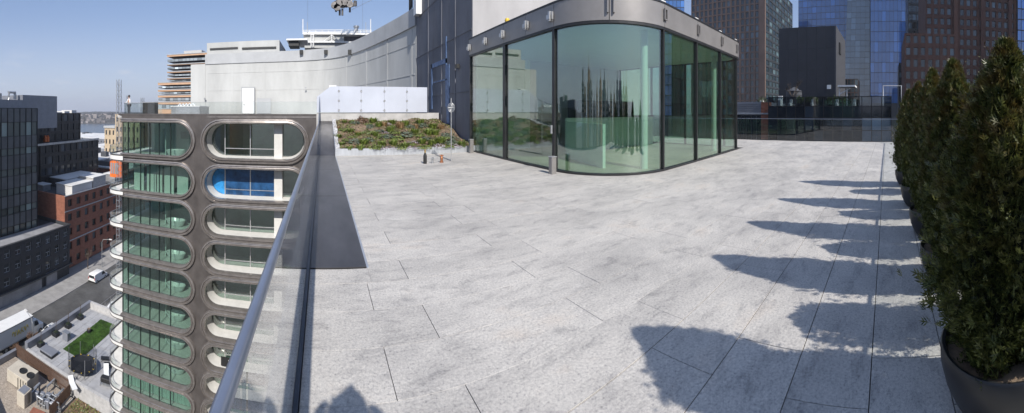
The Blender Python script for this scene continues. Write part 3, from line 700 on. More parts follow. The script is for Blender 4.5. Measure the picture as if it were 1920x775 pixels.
low.location = (2.66,-.90,0)
for i, (x, lb) in enumerate(((4.10,'rounded low shrub in a small black planter between the second and third arborvitae'),(5.50,'rounded low shrub in a small black planter between the third and fourth arborvitae'),(7.05,'rounded low shrub in a small black planter between the fourth and farthest arborvitae'))):
    dup(low, (x,-.90,0), 1.0+i*1.9, lb)

# ------------------------------------------------------------------ people
M['skin'] = mat('skin', (.45,.28,.21), .5, 0, .05, 10); M['shirt_white'] = mat('white_shirt', (.7,.7,.7), .8, 0, .06, 20)
M['cloth_dark'] = mat('dark_cloth', (.03,.033,.045), .85, 0, .15, 20); M['hair'] = mat('dark_hair', (.025,.018,.014), .6, 0, .2, 60)
def skinned(name, J, E, m, parent, lv=1):
    names = list(J); me = bpy.data.meshes.new(name); me.from_pydata([J[k][0] for k in names], [(names.index(a), names.index(b)) for a, b in E], [])
    me.materials.append(m); o = link(name, me, parent)
    md = o.modifiers.new('skin', 'SKIN'); md.use_smooth_shade = True
    for i, k in enumerate(names):
        sv = me.skin_vertices[0].data[i]; rr_ = J[k][1]; sv.radius = rr_ if isinstance(rr_, tuple) else (rr_, rr_)
        sv.use_root = (k in ('pelvis',) or (i == 0 and 'pelvis' not in J))
    ss = o.modifiers.new('sub', 'SUBSURF'); ss.levels = lv; ss.render_levels = lv
    return o
def person(label, loc, rz, hands, shirtm, trousm, stance=.12, sc=1.0):
    """standing figure facing +Y; hands = two wrist points"""
    t = thing('person', label, 'person', loc); t.rotation_euler.z = 0
    R = Matrix.Rotation(rz, 3, 'Z'); L0 = Vector(loc); T = lambda v: L0+R@(Vector(v)*sc)
    J = {'pelvis':((0,0,.96),(.15,.11)),'waist':((0,0,1.12),(.13,.10)),'chest':((0,.0,1.34),(.165,.115)),'neckb':((0,-.01,1.49),(.075,.07)),'neck':((0,0,1.56),.055),
         'jaw':((0,.025,1.63),(.068,.078)),'head':((0,.015,1.70),(.078,.095)),'crown':((0,0,1.77),(.062,.075))}
    E = [('pelvis','waist'),('waist','chest'),('chest','neckb'),('neckb','neck'),('neck','jaw'),('jaw','head'),('head','crown')]
    for s, nm in ((-1,'l'),(1,'r')):
        h = Vector(hands[0 if s < 0 else 1]); sh = Vector((s*.18,-.005,1.44)); el = (sh+h)/2; dv = h-sh; bend = sqrt(max(0, .27**2-(dv.length/2)**2)); el = el+Vector((s*.5,-.15,-.9)).normalized()*max(bend,.02)
        J['sh'+nm] = (tuple(sh), .062); J['el'+nm] = (tuple(el), .043); J['wr'+nm] = (tuple(h), .028)
        d = (h-el).normalized(); side = d.cross(Vector((0,0,1))); side = side.normalized() if side.length > .1 else Vector((1,0,0)); up = side.cross(d)
        J['pa'+nm] = (tuple(h+d*.05), (.038,.02)); E += [('chest','sh'+nm),('sh'+nm,'el'+nm),('el'+nm,'wr'+nm),('wr'+nm,'pa'+nm)]
        for k, (q, ln) in enumerate(((-.027,.065),(-.009,.078),(.009,.074),(.027,.058))):
            b = h+d*.09+side*q; c = b+d*ln*.55-up*.012; e = b+d*ln*.9-up*.035
            for nn, pt, r_ in (('a',b,.0095),('b',c,.0088),('c',e,.0075)): J['f%d%s%s'%(k,nn,nm)] = (tuple(pt), r_)
            E += [('pa'+nm,'f%da%s'%(k,nm)),('f%da%s'%(k,nm),'f%db%s'%(k,nm)),('f%db%s'%(k,nm),'f%dc%s'%(k,nm))]
        b = h+d*.035-side*s*.04; J['ta'+nm] = (tuple(b), .011); J['tb'+nm] = (tuple(b+d*.045-side*s*.025), .0095); E += [('wr'+nm,'ta'+nm),('ta'+nm,'tb'+nm)]
        J['hip'+nm] = ((s*.09,0,.90),.095); J['kn'+nm] = ((s*stance*.9,.02,.50),.062); J['an'+nm] = ((s*stance,-.01,.085),.042); J['to'+nm] = ((s*(stance+.02),.13,.035),(.04,.03))
        E += [('pelvis','hip'+nm),('hip'+nm,'kn'+nm),('kn'+nm,'an'+nm),('an'+nm,'to'+nm)]
    W = {k: (tuple(T(v[0])), v[1]) for k, v in J.items()}
    skinned('body', W, E, M['skin'], t)
    g = lambda r_, k: (r_[0]*k+.012, r_[1]*k+.012) if isinstance(r_, tuple) else r_*k+.012
    def sub_(keys, ed, nm, m, k=1.06):
        skinned(nm, {q: (W[q][0], g(W[q][1], k)) for q in keys}, ed, m, t)
    sub_(['pelvis','waist','chest','neckb']+[a+b for a in ('sh','el','wr') for b in 'lr'], [e for e in E if all(q in ['pelvis','waist','chest','neckb','shl','ell','wrl','shr','elr','wrr'] for q in e)], 'shirt', shirtm)
    sub_(['pelvis','hipl','hipr','knl','knr','anl','anr'], [e for e in E if all(q in ['pelvis','hipl','hipr','knl','knr','anl','anr'] for q in e)], 'trousers', trousm)
    for b in 'lr': skinned('shoe', {q+b: (W[q+b][0], g(W[q+b][1], 1.05)) for q in ('an','to')}, [('an'+b,'to'+b)], M['black'], t)
    hm = mound(420, .125, .098, .035, 4, 1.0); q = T((0,-.012,1.715)); 
    hm.v = [(q.x+x, q.y+y*1.1, q.z+z) for x, y, z in hm.v]; cap_ = MB(); cap_.lathe([(.096,-.04),(.104,.02),(.09,.08),(.05,.115),(.0,.125)], 16, q)
    hm.add(cap_.v, cap_.f); hm.obj('hair', M['hair'], t)
    fc_ = MB(); 
    for s in (-1,1):
        e = T((s*.032,.103,1.705)); fc_.lathe([(.0,-.008),(.008,0),(.0,.008)], 8, e)
    fc_.objs('eye', M['black'], t)
    ns = MB(); a, b, c = T((0,.105,1.715)), T((0,.132,1.672)), T((0,.10,1.662)); ns.tube([a,b,c], [.008,.014,.010], 8); ns.obj('nose', M['skin'], t)
    mo = MB(); mo.tube([T((-.022,.098,1.635)), T((0,.106,1.633)), T((.022,.098,1.635))], .006, 6); mo.obj('mouth', mat('lip', (.35,.14,.12), .5), t)
    for s in (-1,1):
        er = MB(); er.lathe([(.0,-.03),(.014,-.02),(.017,.0),(.012,.025),(.0,.03)], 8, T((s*.082,.01,1.69))); er.obj('ear', M['skin'], t)
    return t
person('person in dark clothes holding a phone, whose head shadow falls on the paving', (.05,-.21,0), 0, ((-.19,.03,1.60),(.19,.02,1.58)), M['cloth_dark'], M['cloth_dark'], .12, 1.04)
phn = MB(); phn.rbox((.085,-.10,1.44), .075, .01, .15, 0, .003); tag(phn.obj('phone', M['black']), 'black phone held up by the person behind the camera', 'phone')

# ------------------------------------------------------------------ curved bronze apartment building
ZA = thing('apartment_building', 'bronze grey apartment building with rounded wraparound windows and curved balcony lips', 'building', (-9.7,27,-38))
M['bronze'] = mat('bronze_panel', (.15,.134,.126), .33, .5, .14, 1.3, stretch=(1,1,.6))
M['bronze_lip'] = mat('bronze_lip', (.30,.272,.255), .25, .6, .12, 2)
M['reveal'] = mat('pale_reveal', (.62,.61,.58), .6, 0, .05, 2)
M['zglass'] = glass('green_window_glass', (.70,.80,.76), 2.8, .0)
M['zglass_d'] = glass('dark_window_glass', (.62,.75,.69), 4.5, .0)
M['zmull'] = mat('window_mullion', (.03,.045,.042), .35, .4, .1, 4)
M['room'] = mat('pale_room', (.62,.70,.66), .6, 0, .05, 1)
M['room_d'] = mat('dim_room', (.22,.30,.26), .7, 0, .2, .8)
M['tub'] = mat('white_enamel', (.85,.87,.86), .2, 0, .02, 2)
M['bal_floor'] = mat('balcony_floor', (.70,.69,.66), .7, 0, .06, 2)
M['curtain'] = mat('pale_green_curtain', (.55,.68,.62), .8, 0, .2, 9, stretch=(3,3,.1))
M['bluefilm_d'] = mat('dark_blue_film', (.022,.085,.21), .18, 0, .3, 1.1)
M['bluefilm'] = mat('blue_film', (.03,.24,.55), .35, 0, .35, 1.4, detail=8)
YF = 27.0
zb = [1.22,-2.70,-5.76,-8.62,-11.44,-14.19,-16.68,-19.07,-21.2,-23.2,-25.1,-27.0]
xP, xLr, xRl, xRr, xLl, xEnd = -9.73, -10.05, -9.42, -1.35, -16.9, 3.2
def cell(mb, outer, inner, y):
    n = len(inner); mb.add([(x,y,z) for x,z in outer]+[(x,y,z) for x,z in inner], [(i,i+1,n+i+1,n+i) for i in range(n-1)])
def stad_R(x0, x1, z0, z1, n=12):       # closed stadium, counterclockwise from bottom left
    r = (z1-z0)/2; cz = (z0+z1)/2
    L = [(x0+r-r*cos(a), cz+r*sin(a)) for a in [-pi/2+pi*i/n for i in range(n+1)]]      # left end, bottom to top
    Rr = [(x1-r+r*cos(a), cz+r*sin(a)) for a in [pi/2-pi*i/n for i in range(n+1)]]
    return L+Rr+[L[0]]
def stad_L(x0, x1, z0, z1, n=12):       # open to the left: top edge, round right end, bottom edge
    r = (z1-z0)/2; cz = (z0+z1)/2
    return [(x0,z1)]+[(x1-r+r*cos(a), cz+r*sin(a)) for a in [pi/2-pi*i/n for i in range(n+1)]]+[(x0,z0)]
def ring(mb, path, prof, y):
    """sweep prof [(outward from the opening, towards viewer)] along path in the facade plane; opening lies to the left of the run when flagged"""
    P = [Vector((x,0,z)) for x,z in path]; n = len(P); m = len(prof); vs = []; closed = (P[0]-P[-1]).length < 1e-6
    for i, p in enumerate(P):
        a = P[i-1] if i else (P[-2] if closed else P[0]); b = P[i+1] if i < n-1 else (P[1] if closed else P[-1])
        d = (b-a).normalized(); nrm = Vector((-d.z,0,d.x))
        for u, v in prof: vs.append(p+nrm*u+Vector((0,y-v,0)))
    mb.add(vs, [(i*m+j, i*m+j+1, (i+1)*m+j+1, (i+1)*m+j) for i in range(n-1) for j in range(m-1)])
RP = [(-.02,-.30),(-.02,.16),(.04,.25),(.10,.25),(.14,.15),(.20,.13),(.25,.22),(.33,.20),(.38,.0)]
plate = MB(); lips = []
ORD = ['top','second','third','fourth','fifth','sixth','seventh','eighth','ninth','tenth','lowest']
for i in range(len(zb)-1):
    zt, zl = zb[i], zb[i+1]; h = zt-zl; ot, ob = zt-(.62 if i == 0 else .20*h/3), zl+.48*h/3.2
    inn = stad_L(xLl, xLr-.25, ob, ot); n = len(inn)
    outp = []
    for k, (x, z) in enumerate(inn):
        if k == 0: outp.append((xLl, zt))
        elif k == n-1: outp.append((xLl, zl))
        else:
            t = (k-1)/(n-3)*pi; cz = (zt+zl)/2
            if t < pi*.25: outp.append((min(xP, x+(xP-x)*min(1,t/(pi*.25))), zt))
            elif t <= pi*.75: outp.append((xP, zt+(zl-zt)*(t-pi*.25)/(pi*.5)))
            else: outp.append((min(xP, x+(xP-x)*min(1,(pi-t)/(pi*.25))), zl))
    cell(plate, outp, inn, YF)
    lp = MB(); ring(lp, inn, RP, YF); lp.obj('window_lip', M['bronze_lip'], ZA, True)
    inn2 = stad_R(xRl+.25, xRr, ob, ot); n2 = len(inn2); cx, cz = (xRl+xRr)/2, (zt+zl)/2; out2 = []
    for k, (x, z) in enumerate(inn2):
        kk = k % (n2-1)
        if kk <= 12:
            t = kk/12*pi
            if t < pi*.25: out2.append((x+(xP-x)*min(1,t/(pi*.25)), zl))
            elif t <= pi*.75: out2.append((xP, zl+(zt-zl)*(t-pi*.25)/(pi*.5)))
            else: out2.append((x+(xP-x)*min(1,(pi-t)/(pi*.25)), zt))
        else:
            t = (kk-13)/12*pi
            if t < pi*.25: out2.append((x+(xEnd-x)*min(1,t/(pi*.25)), zt))
            elif t <= pi*.75: out2.append((xEnd, zt+(zl-zt)*(t-pi*.25)/(pi*.5)))
            else: out2.append((x+(xEnd-x)*min(1,(pi-t)/(pi*.25)), zl))
    cell(plate, out2, inn2, YF)
    lp = MB(); ring(lp, inn2, RP, YF); lp.obj('window_lip', M['bronze_lip'], ZA, True)
    # pale recess of the right hand opening
    ri = stad_R(xRl+.42, xRr-.12, ob+.09, ot-.06); rv = MB(); nn = len(inn2)
    rv.add([(x,YF+.28,z) for x,z in inn2]+[(x,YF+1.25,z) for x,z in ri], [(k,k+1,nn+k+1,nn+k) for k in range(nn-1)]); rv.obj('reveal', M['reveal'], ZA, True)
    # windows
    for side in (0, 1):
        if side == 0:
            y = YF+.22; zt_, zl_ = ot-.02, ob+.02; cuts_ = [xLl,-16.35,-15.1,-14.2,-13.3,-12.25,xLr-.27]; gm = 'zglass'; rr_ = (zt_-zl_)/2
        else:
            y = YF+1.24; zt_, zl_ = ot-.065, ob+.095; cuts_ = [xRl+.43,-7.85,-5.75,-3.75,-3.15,xRr-.13]; gm = 'zglass_d'; rr_ = (zt_-zl_)/2
        fr = MB(); cz = (zt_+zl_)/2
        for c in cuts_[1:-1]: fr.box(c-.035, c+.035, y-.05, y+.06, zl_, zt_)
        if side == 1:
            fr.box(cuts_[1], cuts_[3], y-.045, y-.005, zl_+.42*h/3, zl_+.46*h/3)
        fo = bpy.data.objects.new('window', None); COL.objects.link(fo); fo.parent = ZA; fo.location = (0,0,0); fr.objs('mullion', M['zmull'] if side == 0 else M['bracket'], fo)
        for q, (a, b) in enumerate(zip(cuts_, cuts_[1:])):
            a += .03; b -= .03; pts = []
            if side == 1 and q == 3:
                bx = MB(); bx.box(a-.05, b+.05, y-.5, y-.06, zl_-.1, zt_); bx.obj('pale_pier', M['reveal'], fo); continue
            if q == 0 and side == 1: pts = [(b,zl_),(b,zt_)]+[(a+rr_-rr_*cos(t), cz+rr_*sin(t)) for t in [pi/2-pi*k/12 for k in range(13)]]
            elif q == len(cuts_)-2: pts = [(a,zt_),(a,zl_)]+[(b-rr_+rr_*cos(t), cz+rr_*sin(t)) for t in [-pi/2+pi*k/12 for k in range(13)]] if b-a > rr_ else [(a,zl_),(b,zl_+rr_*.3),(b,zt_-rr_*.3),(a,zt_)]
            else: pts = [(a,zl_),(b,zl_),(b,zt_),(a,zt_)]
            g = MB(); k = len(pts); g.add([(x,y,z) for x,z in pts]+[(x,y+.02,z) for x,z in pts], [tuple(range(k)), tuple(range(2*k-1,k-1,-1))]+[(j,k+j,k+(j+1)%k,(j+1)%k) for j in range(k)])
            g.obj('pane', (M['bluefilm'] if q == 0 else M['bluefilm_d']) if (side == 1 and i == 1 and q < 3) else M[gm], fo)
    # wraparound glass on the left return
    g = MB(); g.box(xLl-.02, xLl, YF+.25, YF+6, ob, ot); g.obj('side_pane', M['zglass'], ZA)
    m2 = MB()
    for yy in (YF+.2, YF+2.2, YF+4.2): m2.box(xLl-.06, xLl+.03, yy, yy+.08, ob, ot)
    m2.objs('side_mullion', M['zmull'], ZA)
    # floors, rooms
    fl_ = MB(); fl_.box(xLl-.02, xEnd, YF+.02, YF+10, zl-.02, zl+.30*h/3); fl_.obj('floor_slab', M['bal_floor'], ZA)
    rm = MB(); rm.box(xLl+.4, -13.35, YF+5.0, YF+5.1, zl+.3*h/3, zt-.03); rm.box(-13.3, -9.9, YF+3.3, YF+3.4, zl+.3*h/3, zt-.03); rm.box(-13.4,-13.32,YF+1.6,YF+5,zl+.3*h/3,zt-.03); rm.box(-10.0,-9.88,YF+.3,YF+3.3,zl+.3*h/3,zt-.03)
    rm.objs('room_wall', M['room'], ZA)
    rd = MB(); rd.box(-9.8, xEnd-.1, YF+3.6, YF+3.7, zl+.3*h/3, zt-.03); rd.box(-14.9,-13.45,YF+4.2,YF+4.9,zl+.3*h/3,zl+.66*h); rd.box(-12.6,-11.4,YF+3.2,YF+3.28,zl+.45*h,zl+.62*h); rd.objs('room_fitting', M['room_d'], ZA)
    # balcony lip round the left corner
    bx0 = -18.55; by1 = YF+7.5; pl = [(xLl+.3,YF-.30),(bx0+1.3,YF-.30)]+[(bx0+1.3-1.3*sin(a), YF+1.0-1.3*cos(a)) for a in [pi/2*k/8 for k in range(1,9)]]+[(bx0,by1),(xLl+.3,by1)]
    pl = pl[::-1]; b_ = MB(); b_.prism(pl, zl-.02, zl+.26*h/3); bo = b_.obj('balcony', M['bal_floor'], ZA)
    outl = [(xLl+.3,YF-.30),(bx0+1.3,YF-.30)]+[(bx0+1.3-1.3*sin(a), YF+1.0-1.3*cos(a)) for a in [pi/2*k/8 for k in range(1,9)]]+[(bx0,by1)]
    rimv = MB(); R_ = [(0.02,-.10),(-.10,-.06),(-.14,.06),(-.06,.14),(-.10,.24),(-.02,.36),(.08,.34)]
    vs = []; 
    for u, v in R_:
        for p in offs(outl, u): vs.append((p[0], p[1], zl+v*h/3))
    k = len(outl); rimv.add(vs, [(j*k+q, j*k+q+1, (j+1)*k+q+1, (j+1)*k+q) for j in range(len(R_)-1) for q in range(k-1)]); rimv.obj('rim', M['bronze_lip'], bo, True)
    bg_ = MB(); bg_.band(offs(outl[1:], .12 if False else -.0)[0:], .012, zl+.27*h/3, zl+.9*h/3); bg_.obj('balustrade', M['rail_glass'], bo, True)
    tp = MB(); tp.tube([(p[0],p[1],zl+.9*h/3) for p in outl[1:]], .02, 6); tp.obj('handrail', M['steel'], bo)
plate.obj('facade', M['bronze'], ZA, True)
top = MB(); top.band([(xEnd,YF-.02),(-16.9,YF-.02),(-17.25,YF+.1),(-17.5,YF+.4),(-17.55,YF+8)][::-1], .25, 1.22, 1.36); top.obj('roof_edge', M['bronze'], ZA)
rf = MB(); rf.box(-17.4, xEnd, YF+.1, YF+11.5, 1.0, 1.24); rf.obj('roof', M['concrete'], ZA)
sh_ = MB(); sh_.box(xEnd-.2, xEnd, YF, YF+10, -38, 1.0); sh_.box(-17, xEnd, YF+9.8, YF+10, -38, 1.0); sh_.box(-17,xEnd,YF+.1,YF+9.7,-38,-27.0); sh_.objs('wall', M['concrete'], ZA)
fs = MB()
for i in (0,): fs.box(-9.0, xEnd, YF-.03, YF-.005, 1.05, 1.20)
fs.obj('facade_seam', M['bronze_lip'], ZA)
for i in range(10):
    if i == 1 or i > 7: continue
    zf = zb[i+1]+.30*(zb[i]-zb[i+1])/3; t = thing('bathtub', 'white oval bathtub behind the %s floor corner window of the bronze building' % ORD[i], 'bathtub', (-12.35,YF+1.5,zf))
    mb = MB(); pr = [(.30,0),(.42,.1),(.52,.42),(.55,.55),(.50,.56),(.44,.45),(.30,.18),(0,.15)]
    k0_ = len(mb.v); mb.lathe(pr, 24, (0,0,0)); mb.v = [(-12.35+x*1.65, YF+1.5+y, zf+z) for x, y, z in mb.v]; mb.obj('tub', M['tub'], t, True)
    mb = MB(); mb.tube([(-11.9,YF+2.1,zf),(-11.9,YF+2.1,zf+.8),(-11.9,YF+1.9,zf+.85)], .02, 6); mb.obj('tap', M['bracket'], t)
for i in (1,):
    zf = zb[2]+.30; h = zb[1]-zb[2]
    for a, b in ((-16.2,-15.2),(-14.9,-14.0),(-13.9,-13.4),(-13.2,-12.3),(-12.0,-11.0)):
        mb = MB(); mb.box(a, b, YF+1.0, YF+1.06, zf, zf+h*.74); tag(mb.obj('partition_board', M['mint']), 'pale board leaning inside the second floor corner window, %s' % {-16.2:'farthest from the pylon',-14.9:'next to the farthest one',-13.9:'narrow, in the middle',-13.2:'just past the narrow one',-12.0:'nearest the pylon'}[a], 'board')
for i in (7,8,9):
    zf = zb[i+1]+.28; h = zb[i]-zb[i+1]; mb = MB(); vs = []; n = 60
    for k in range(n+1):
        x = -16.6+6.2*k/n; y = YF+.75+.06*sin(k*1.9); vs += [(x,y,zf),(x,y,zf+h*.78)]
    if i > 7: mb.add(vs, [(2*k,2*k+2,2*k+3,2*k+1) for k in range(n)]); tag(mb.obj('curtain', M['curtain']), 'pale green curtain drawn across the %s floor corner window' % ORD[i], 'curtain')
# small dark house number plate
q = onY(424, 679, YF+.2); sg = thing('number_sign', 'small black sign with a white number on the recessed balcony near the guardrail', 'sign', q)
mb = MB(); mb.box(q.x-.42, q.x+.42, YF+.18, YF+.22, q.z-.36, q.z+.36); mb.obj('plate', M['black'], sg)
fcv = bpy.data.curves.new('digit', 'FONT'); fcv.body = '2'; fcv.size = .6; fcv.extrude = .004; fcv.materials.append(M['white'])
tmp = bpy.data.objects.new('digit_curve', fcv); COL.objects.link(tmp); bpy.context.view_layer.update(); me_ = bpy.data.meshes.new_from_object(tmp.evaluated_get(bpy.context.evaluated_depsgraph_get())); bpy.data.objects.remove(tmp)
to = bpy.data.objects.new('digit', me_); COL.objects.link(to); to.parent = sg; to.rotation_euler = (pi/2,0,0); to.location = (.16,-.03,-.2)
# roof terrace of that building
def rg(label, pts, z, step, hh=1.05):
    g = thing('roof_guardrail', label, 'guardrail', (pts[0][0],pts[0][1],z)); R = [0]
    for a, b in zip(pts, pts[1:]): R.append(R[-1]+hypot(b[0]-a[0], b[1]-a[1]))
    n = max(1, round(R[-1]/step))
    for k in range(n):
        s = sub(pts, R[-1]*k/n+.012, R[-1]*(k+1)/n-.012); mb = MB(); mb.band(s, .015, z, z+hh); mb.obj('glass_pane', M['rail_glass'], g)
    mb = MB(); mb.tube([(x,y,z+hh) for x, y in sub(pts,0,R[-1])], .016, 6); mb.obj('cap_rail', M['steel'], g)
rg('glass guardrail along the roof edge of the bronze apartment building', [(-17.0,YF+8.5),(-17.0,YF+.6),(-16.6,YF+.25),(2.6,YF+.25)], 1.26, 1.7)
q = onY(242, 214, YF+2.2)
person('person in white shirt and dark trousers standing on the bronze building roof corner', (q.x, q.y, 1.245), 2.6, ((-.22,.12,1.05),(.30,.25,1.12)), M['shirt_white'], M['cloth_dark'], .14)
ds = thing('roof_cabinet', 'dark equipment cabinet beside the person on the roof corner', 'cabinet', (-15.9,YF+3.6,1.24))
mb = MB(); mb.rbox((-15.9,YF+3.6,1.24), 1.3, .8, 1.15, 0, .04); mb.obj('casing', M['black'], ds)
mb = MB(); mb.rbox((-15.9,YF+3.6,2.395), 1.4, .9, .06); mb.obj('lid', M['steel'], ds)
a = onY(321, 217, 33); b = onY(363, 200, 33); gb = thing('grey_plant_box', 'low grey plant enclosure on the bronze building roof against the pale wall', 'plant enclosure', (a.x,33,1.24))
mb = MB(); mb.box(a.x, b.x+.6, 33, 36, 1.24, 2.02); mb.obj('casing', M['steel'], gb)
mb = MB(); mb.box(a.x-.05, b.x+.65, 32.95, 36.05, 2.022, 2.08)
for k in range(5): mb.tube([(a.x+.3+k*.35,34,2.08),(a.x+.4+k*.35,34.4,2.35),(a.x+.6+k*.4,34,2.1)], .06, 6)
mb.obj('white_wrap', M['white'], gb)

# ------------------------------------------------------------------ pale curved wall behind
WP = [(5.84,21.95),(5.35,24.6),(4.7,27.4),(3.85,30.8),(2.8,34.0),(1.7,36.1),(.3,37.6),(-2.0,38.7),(-4.7,39.2),(-9,39.5),(-13.4,39.6)]
def zt_wall(x):
    xs_ = [-13.4,-9,-4.7,-2,.3,1.7,2.8,3.85,4.7,5.35,5.84]; zz = [8.1,8.15,8.15,8.15,8.2,8.15,8.2,8.25,8.15,8.1,8.1]
    for i in range(len(xs_)-1):
        if x <= xs_[i+1]: t = (x-xs_[i])/(xs_[i+1]-xs_[i]); return zz[i]+(zz[i+1]-zz[i])*t
    return 8.1
pw = thing('curved_wall_building', 'long pale grey windowless building with a curving wall above the bronze roof', 'building', (-4,39.4,-3))
def curve_pts(P, n=6):
    out = []
    for i in range(len(P)-1):
        p0, p1, p2, p3 = [Vector(P[min(max(j,0),len(P)-1)]) for j in (i-1,i,i+1,i+2)]
        for k in range(n):
            t = k/n; out.append(tuple(.5*((2*p1)+(p2-p0)*t+(2*p0-5*p1+4*p2-p3)*t*t+(3*p1-p0-3*p2+p3)*t**3)))
    return out+[tuple(P[-1])]
CW = curve_pts(WP)
cl = [0]
for a, b in zip(CW, CW[1:]): cl.append(cl[-1]+hypot(b[0]-a[0],b[1]-a[1]))
mb = MB(); mb.band(CW, -1.2, -6, 7.0); mb.obj('wall', M['pale_wall'], pw, True)
mb = MB(); mb.band(offs(CW,.10), -1.3, 7.0, 8.15); mb.obj('parapet_band', M['pale_cap'], pw, True)
cuts3 = [.6,4.8,9.2,13.6,17.2,20.6,23.8,27.5,31.5]
for s in cuts3:
    if s+.5 < cl[-1]:
        mb = MB(); mb.band(offs(sub(CW, s, s+.32), .02), -.03, -5, 6.95); mb.obj('pilaster', M['pale_wall'], pw, True)
for z in (3.9, 5.9):
    mb = MB(); mb.band(offs(sub(CW,.2,cl[-1]-.2), .022), -.03, z, z+.07); mb.obj('joint_strip', M['pale_wall'], pw, True)
bl = MB(); bl.box(-15.2,-13.4,39.55,41,-6,7.05); bl.obj('end_wall', M['pale_wall'], pw)
a = onY(455, 217, 39.25); b = onY(476, 165, 39.25)
dr = MB(); dr.box(a.x, b.x, 39.10, 39.22, 1.3, b.z); dr.obj('door', M['white'], pw)
df = MB(); df.box(a.x-.12, a.x-.004, 39.07, 39.28, 1.3, b.z+.12); df.box(b.x+.004, b.x+.12, 39.07, 39.28, 1.3, b.z+.12); df.box(a.x-.003, b.x+.003, 39.07, 39.28, b.z+.004, b.z+.12); df.obj('door_frame', M['pale_cap'], pw)
mb = MB(); mb.lathe([(0,-.05),(.06,-.03),(.06,.03),(0,.05)], 8, (a.x+.2,39.05,2.3)); mb.obj('handle', M['steel'], pw)
mb = MB(); mb.box(a.x+1.6, a.x+3.2, 39.16, 39.22, 1.3, 3.0); mb.obj('vent_door', M['pale_cap'], pw)
for x, y in ((565,97),(611,97),(656,97)):
    # lamps stand proud of the wall just under the band
    best = min(CW, key=lambda p: abs(atan2(p[0],p[1])-ph(x))); r = hypot(*best)-.35; c = onR(x, y, r)
    l = thing('wall_floodlight', {565:'small dark floodlight on the pale wall, farthest along the curve',611:'small dark floodlight on the pale wall, middle of three',656:'small dark floodlight on the pale wall, closest to the slate bulkhead'}[x], 'floodlight', c, 'floodlights on the pale wall')
    mb = MB(); mb.rbox((c.x,c.y,c.z-.25), .38, .3, .42, -ph(x), .03); mb.obj('housing', M['black'], l)
    mb = MB(); mb.tube([(c.x,c.y,c.z), (c.x*1.012,c.y*1.012,c.z+.1)], .04, 6); mb.obj('arm', M['steel'], l)
for (x,y,s) in ((573,166,.16),(384,187,.2),(384,206,.18)):
    c = onR(x, y, 38.0); mb = MB(); c = onY(x,y,38.2 if x == 573 else 39.3); mb.rbox((c.x,c.y,c.z), s, .1, s); mb.obj('wall_outlet', M['steel'], pw)
# box on top with slots
a = onY(388, 97, 41); b = onY(524, 75, 41)
mb = MB(); mb.box(a.x, b.x, 41, 48, 6.5, b.z); mb.obj('roof_box', M['pale_wall'], pw)
mb = MB(); c = onY(394, 94, 41); d = onY(446, 91, 41); mb.box(c.x, d.x, 40.9, 41.01, c.z-.0, c.z+.2); c = onY(454, 93, 41); d = onY(518, 89, 41); mb.box(c.x, d.x, 40.9, 41.01, c.z, c.z+.22); mb.objs('roof_slot', M['gold'], pw)
# white cooling plant on the roof
cp_ = thing('rooftop_plant', 'white rooftop plant platform with railings, ladder and thin masts on the pale building', 'rooftop plant', tuple(onY(620,90,50)))
Yc = 50
def bx(mb, x0, y0, x1, y1, Y, dpt): a = onY(x0,y1,Y); b = onY(x1,y0,Y); mb.box(a.x,b.x,Y,Y+dpt,a.z,b.z)
mb = MB(); bx(mb,571,66,645,90,Yc,3.5); mb.obj('tank', M['pale_wall'], cp_)
mb = MB(); bx(mb,560,78,662,80,Yc-.4,4); bx(mb,568,62,697,64.5,Yc-.4,4); mb.obj('platform', M['white'], cp_)
mb = MB(); bx(mb,645,66,690,84,Yc+1,3); mb.obj('dark_unit', M['slate'], cp_)
mb = MB()
for yy in (57,60): mb.tube([onY(568,yy,Yc-.4), onY(697,yy,Yc-.4)], .05, 6)
for xx in range(568, 700, 12): mb.tube([onY(xx,57,Yc-.4), onY(xx,64,Yc-.4)], .04, 6)
mb.tube([onY(622,64,Yc-.4), onY(622,79,Yc-.4)], .06, 6); mb.tube([onY(622,66,Yc-.4), onY(606,78,Yc-.4)], .05, 6); mb.tube([onY(622,66,Yc-.4), onY(638,78,Yc-.4)], .05, 6)
mb.obj('railing', M['white'], cp_)
mb = MB()
for xx in (583,588): mb.tube([onY(xx,60,Yc-.6), onY(xx,88,Yc-.6)], .05, 6)
for yy in range(62, 88, 3): mb.tube([onY(583,yy,Yc-.6), onY(588,yy,Yc-.6)], .04, 6)
mb.obj('ladder', M['white'], cp_)
for x in (568, 576, 686, 695):
    mb = MB(); q = onY(x, 64, Yc-.4); e = onY(x, 36 if x in (568,695) else 42, Yc-.4); mb.tube([q, e], .06 if x in (568,695) else .04, 6); mb.obj('mast', M['white'] if x in (568,695) else M['steel'], cp_)
mb = MB(); q = onY(668, 62, Yc+1); mb.lathe([(.3,0),(.3,.75),(.42,.8),(.42,1.0),(.3,1.0)], 16, q, True); mb.obj('vent', M['steel'], cp_, True)
an = thing('canopy_unit', 'white topped dark unit beside the rooftop plant on the pale building', 'rooftop unit', tuple(onY(550,88,46)))
mb = MB(); bx(mb,541,76,560,86,46,2.5); mb.obj('body', M['gold'], an); mb = MB(); bx(mb,537,72,576,75.5,45.6,3.3); mb.obj('roof', M['white'], an)
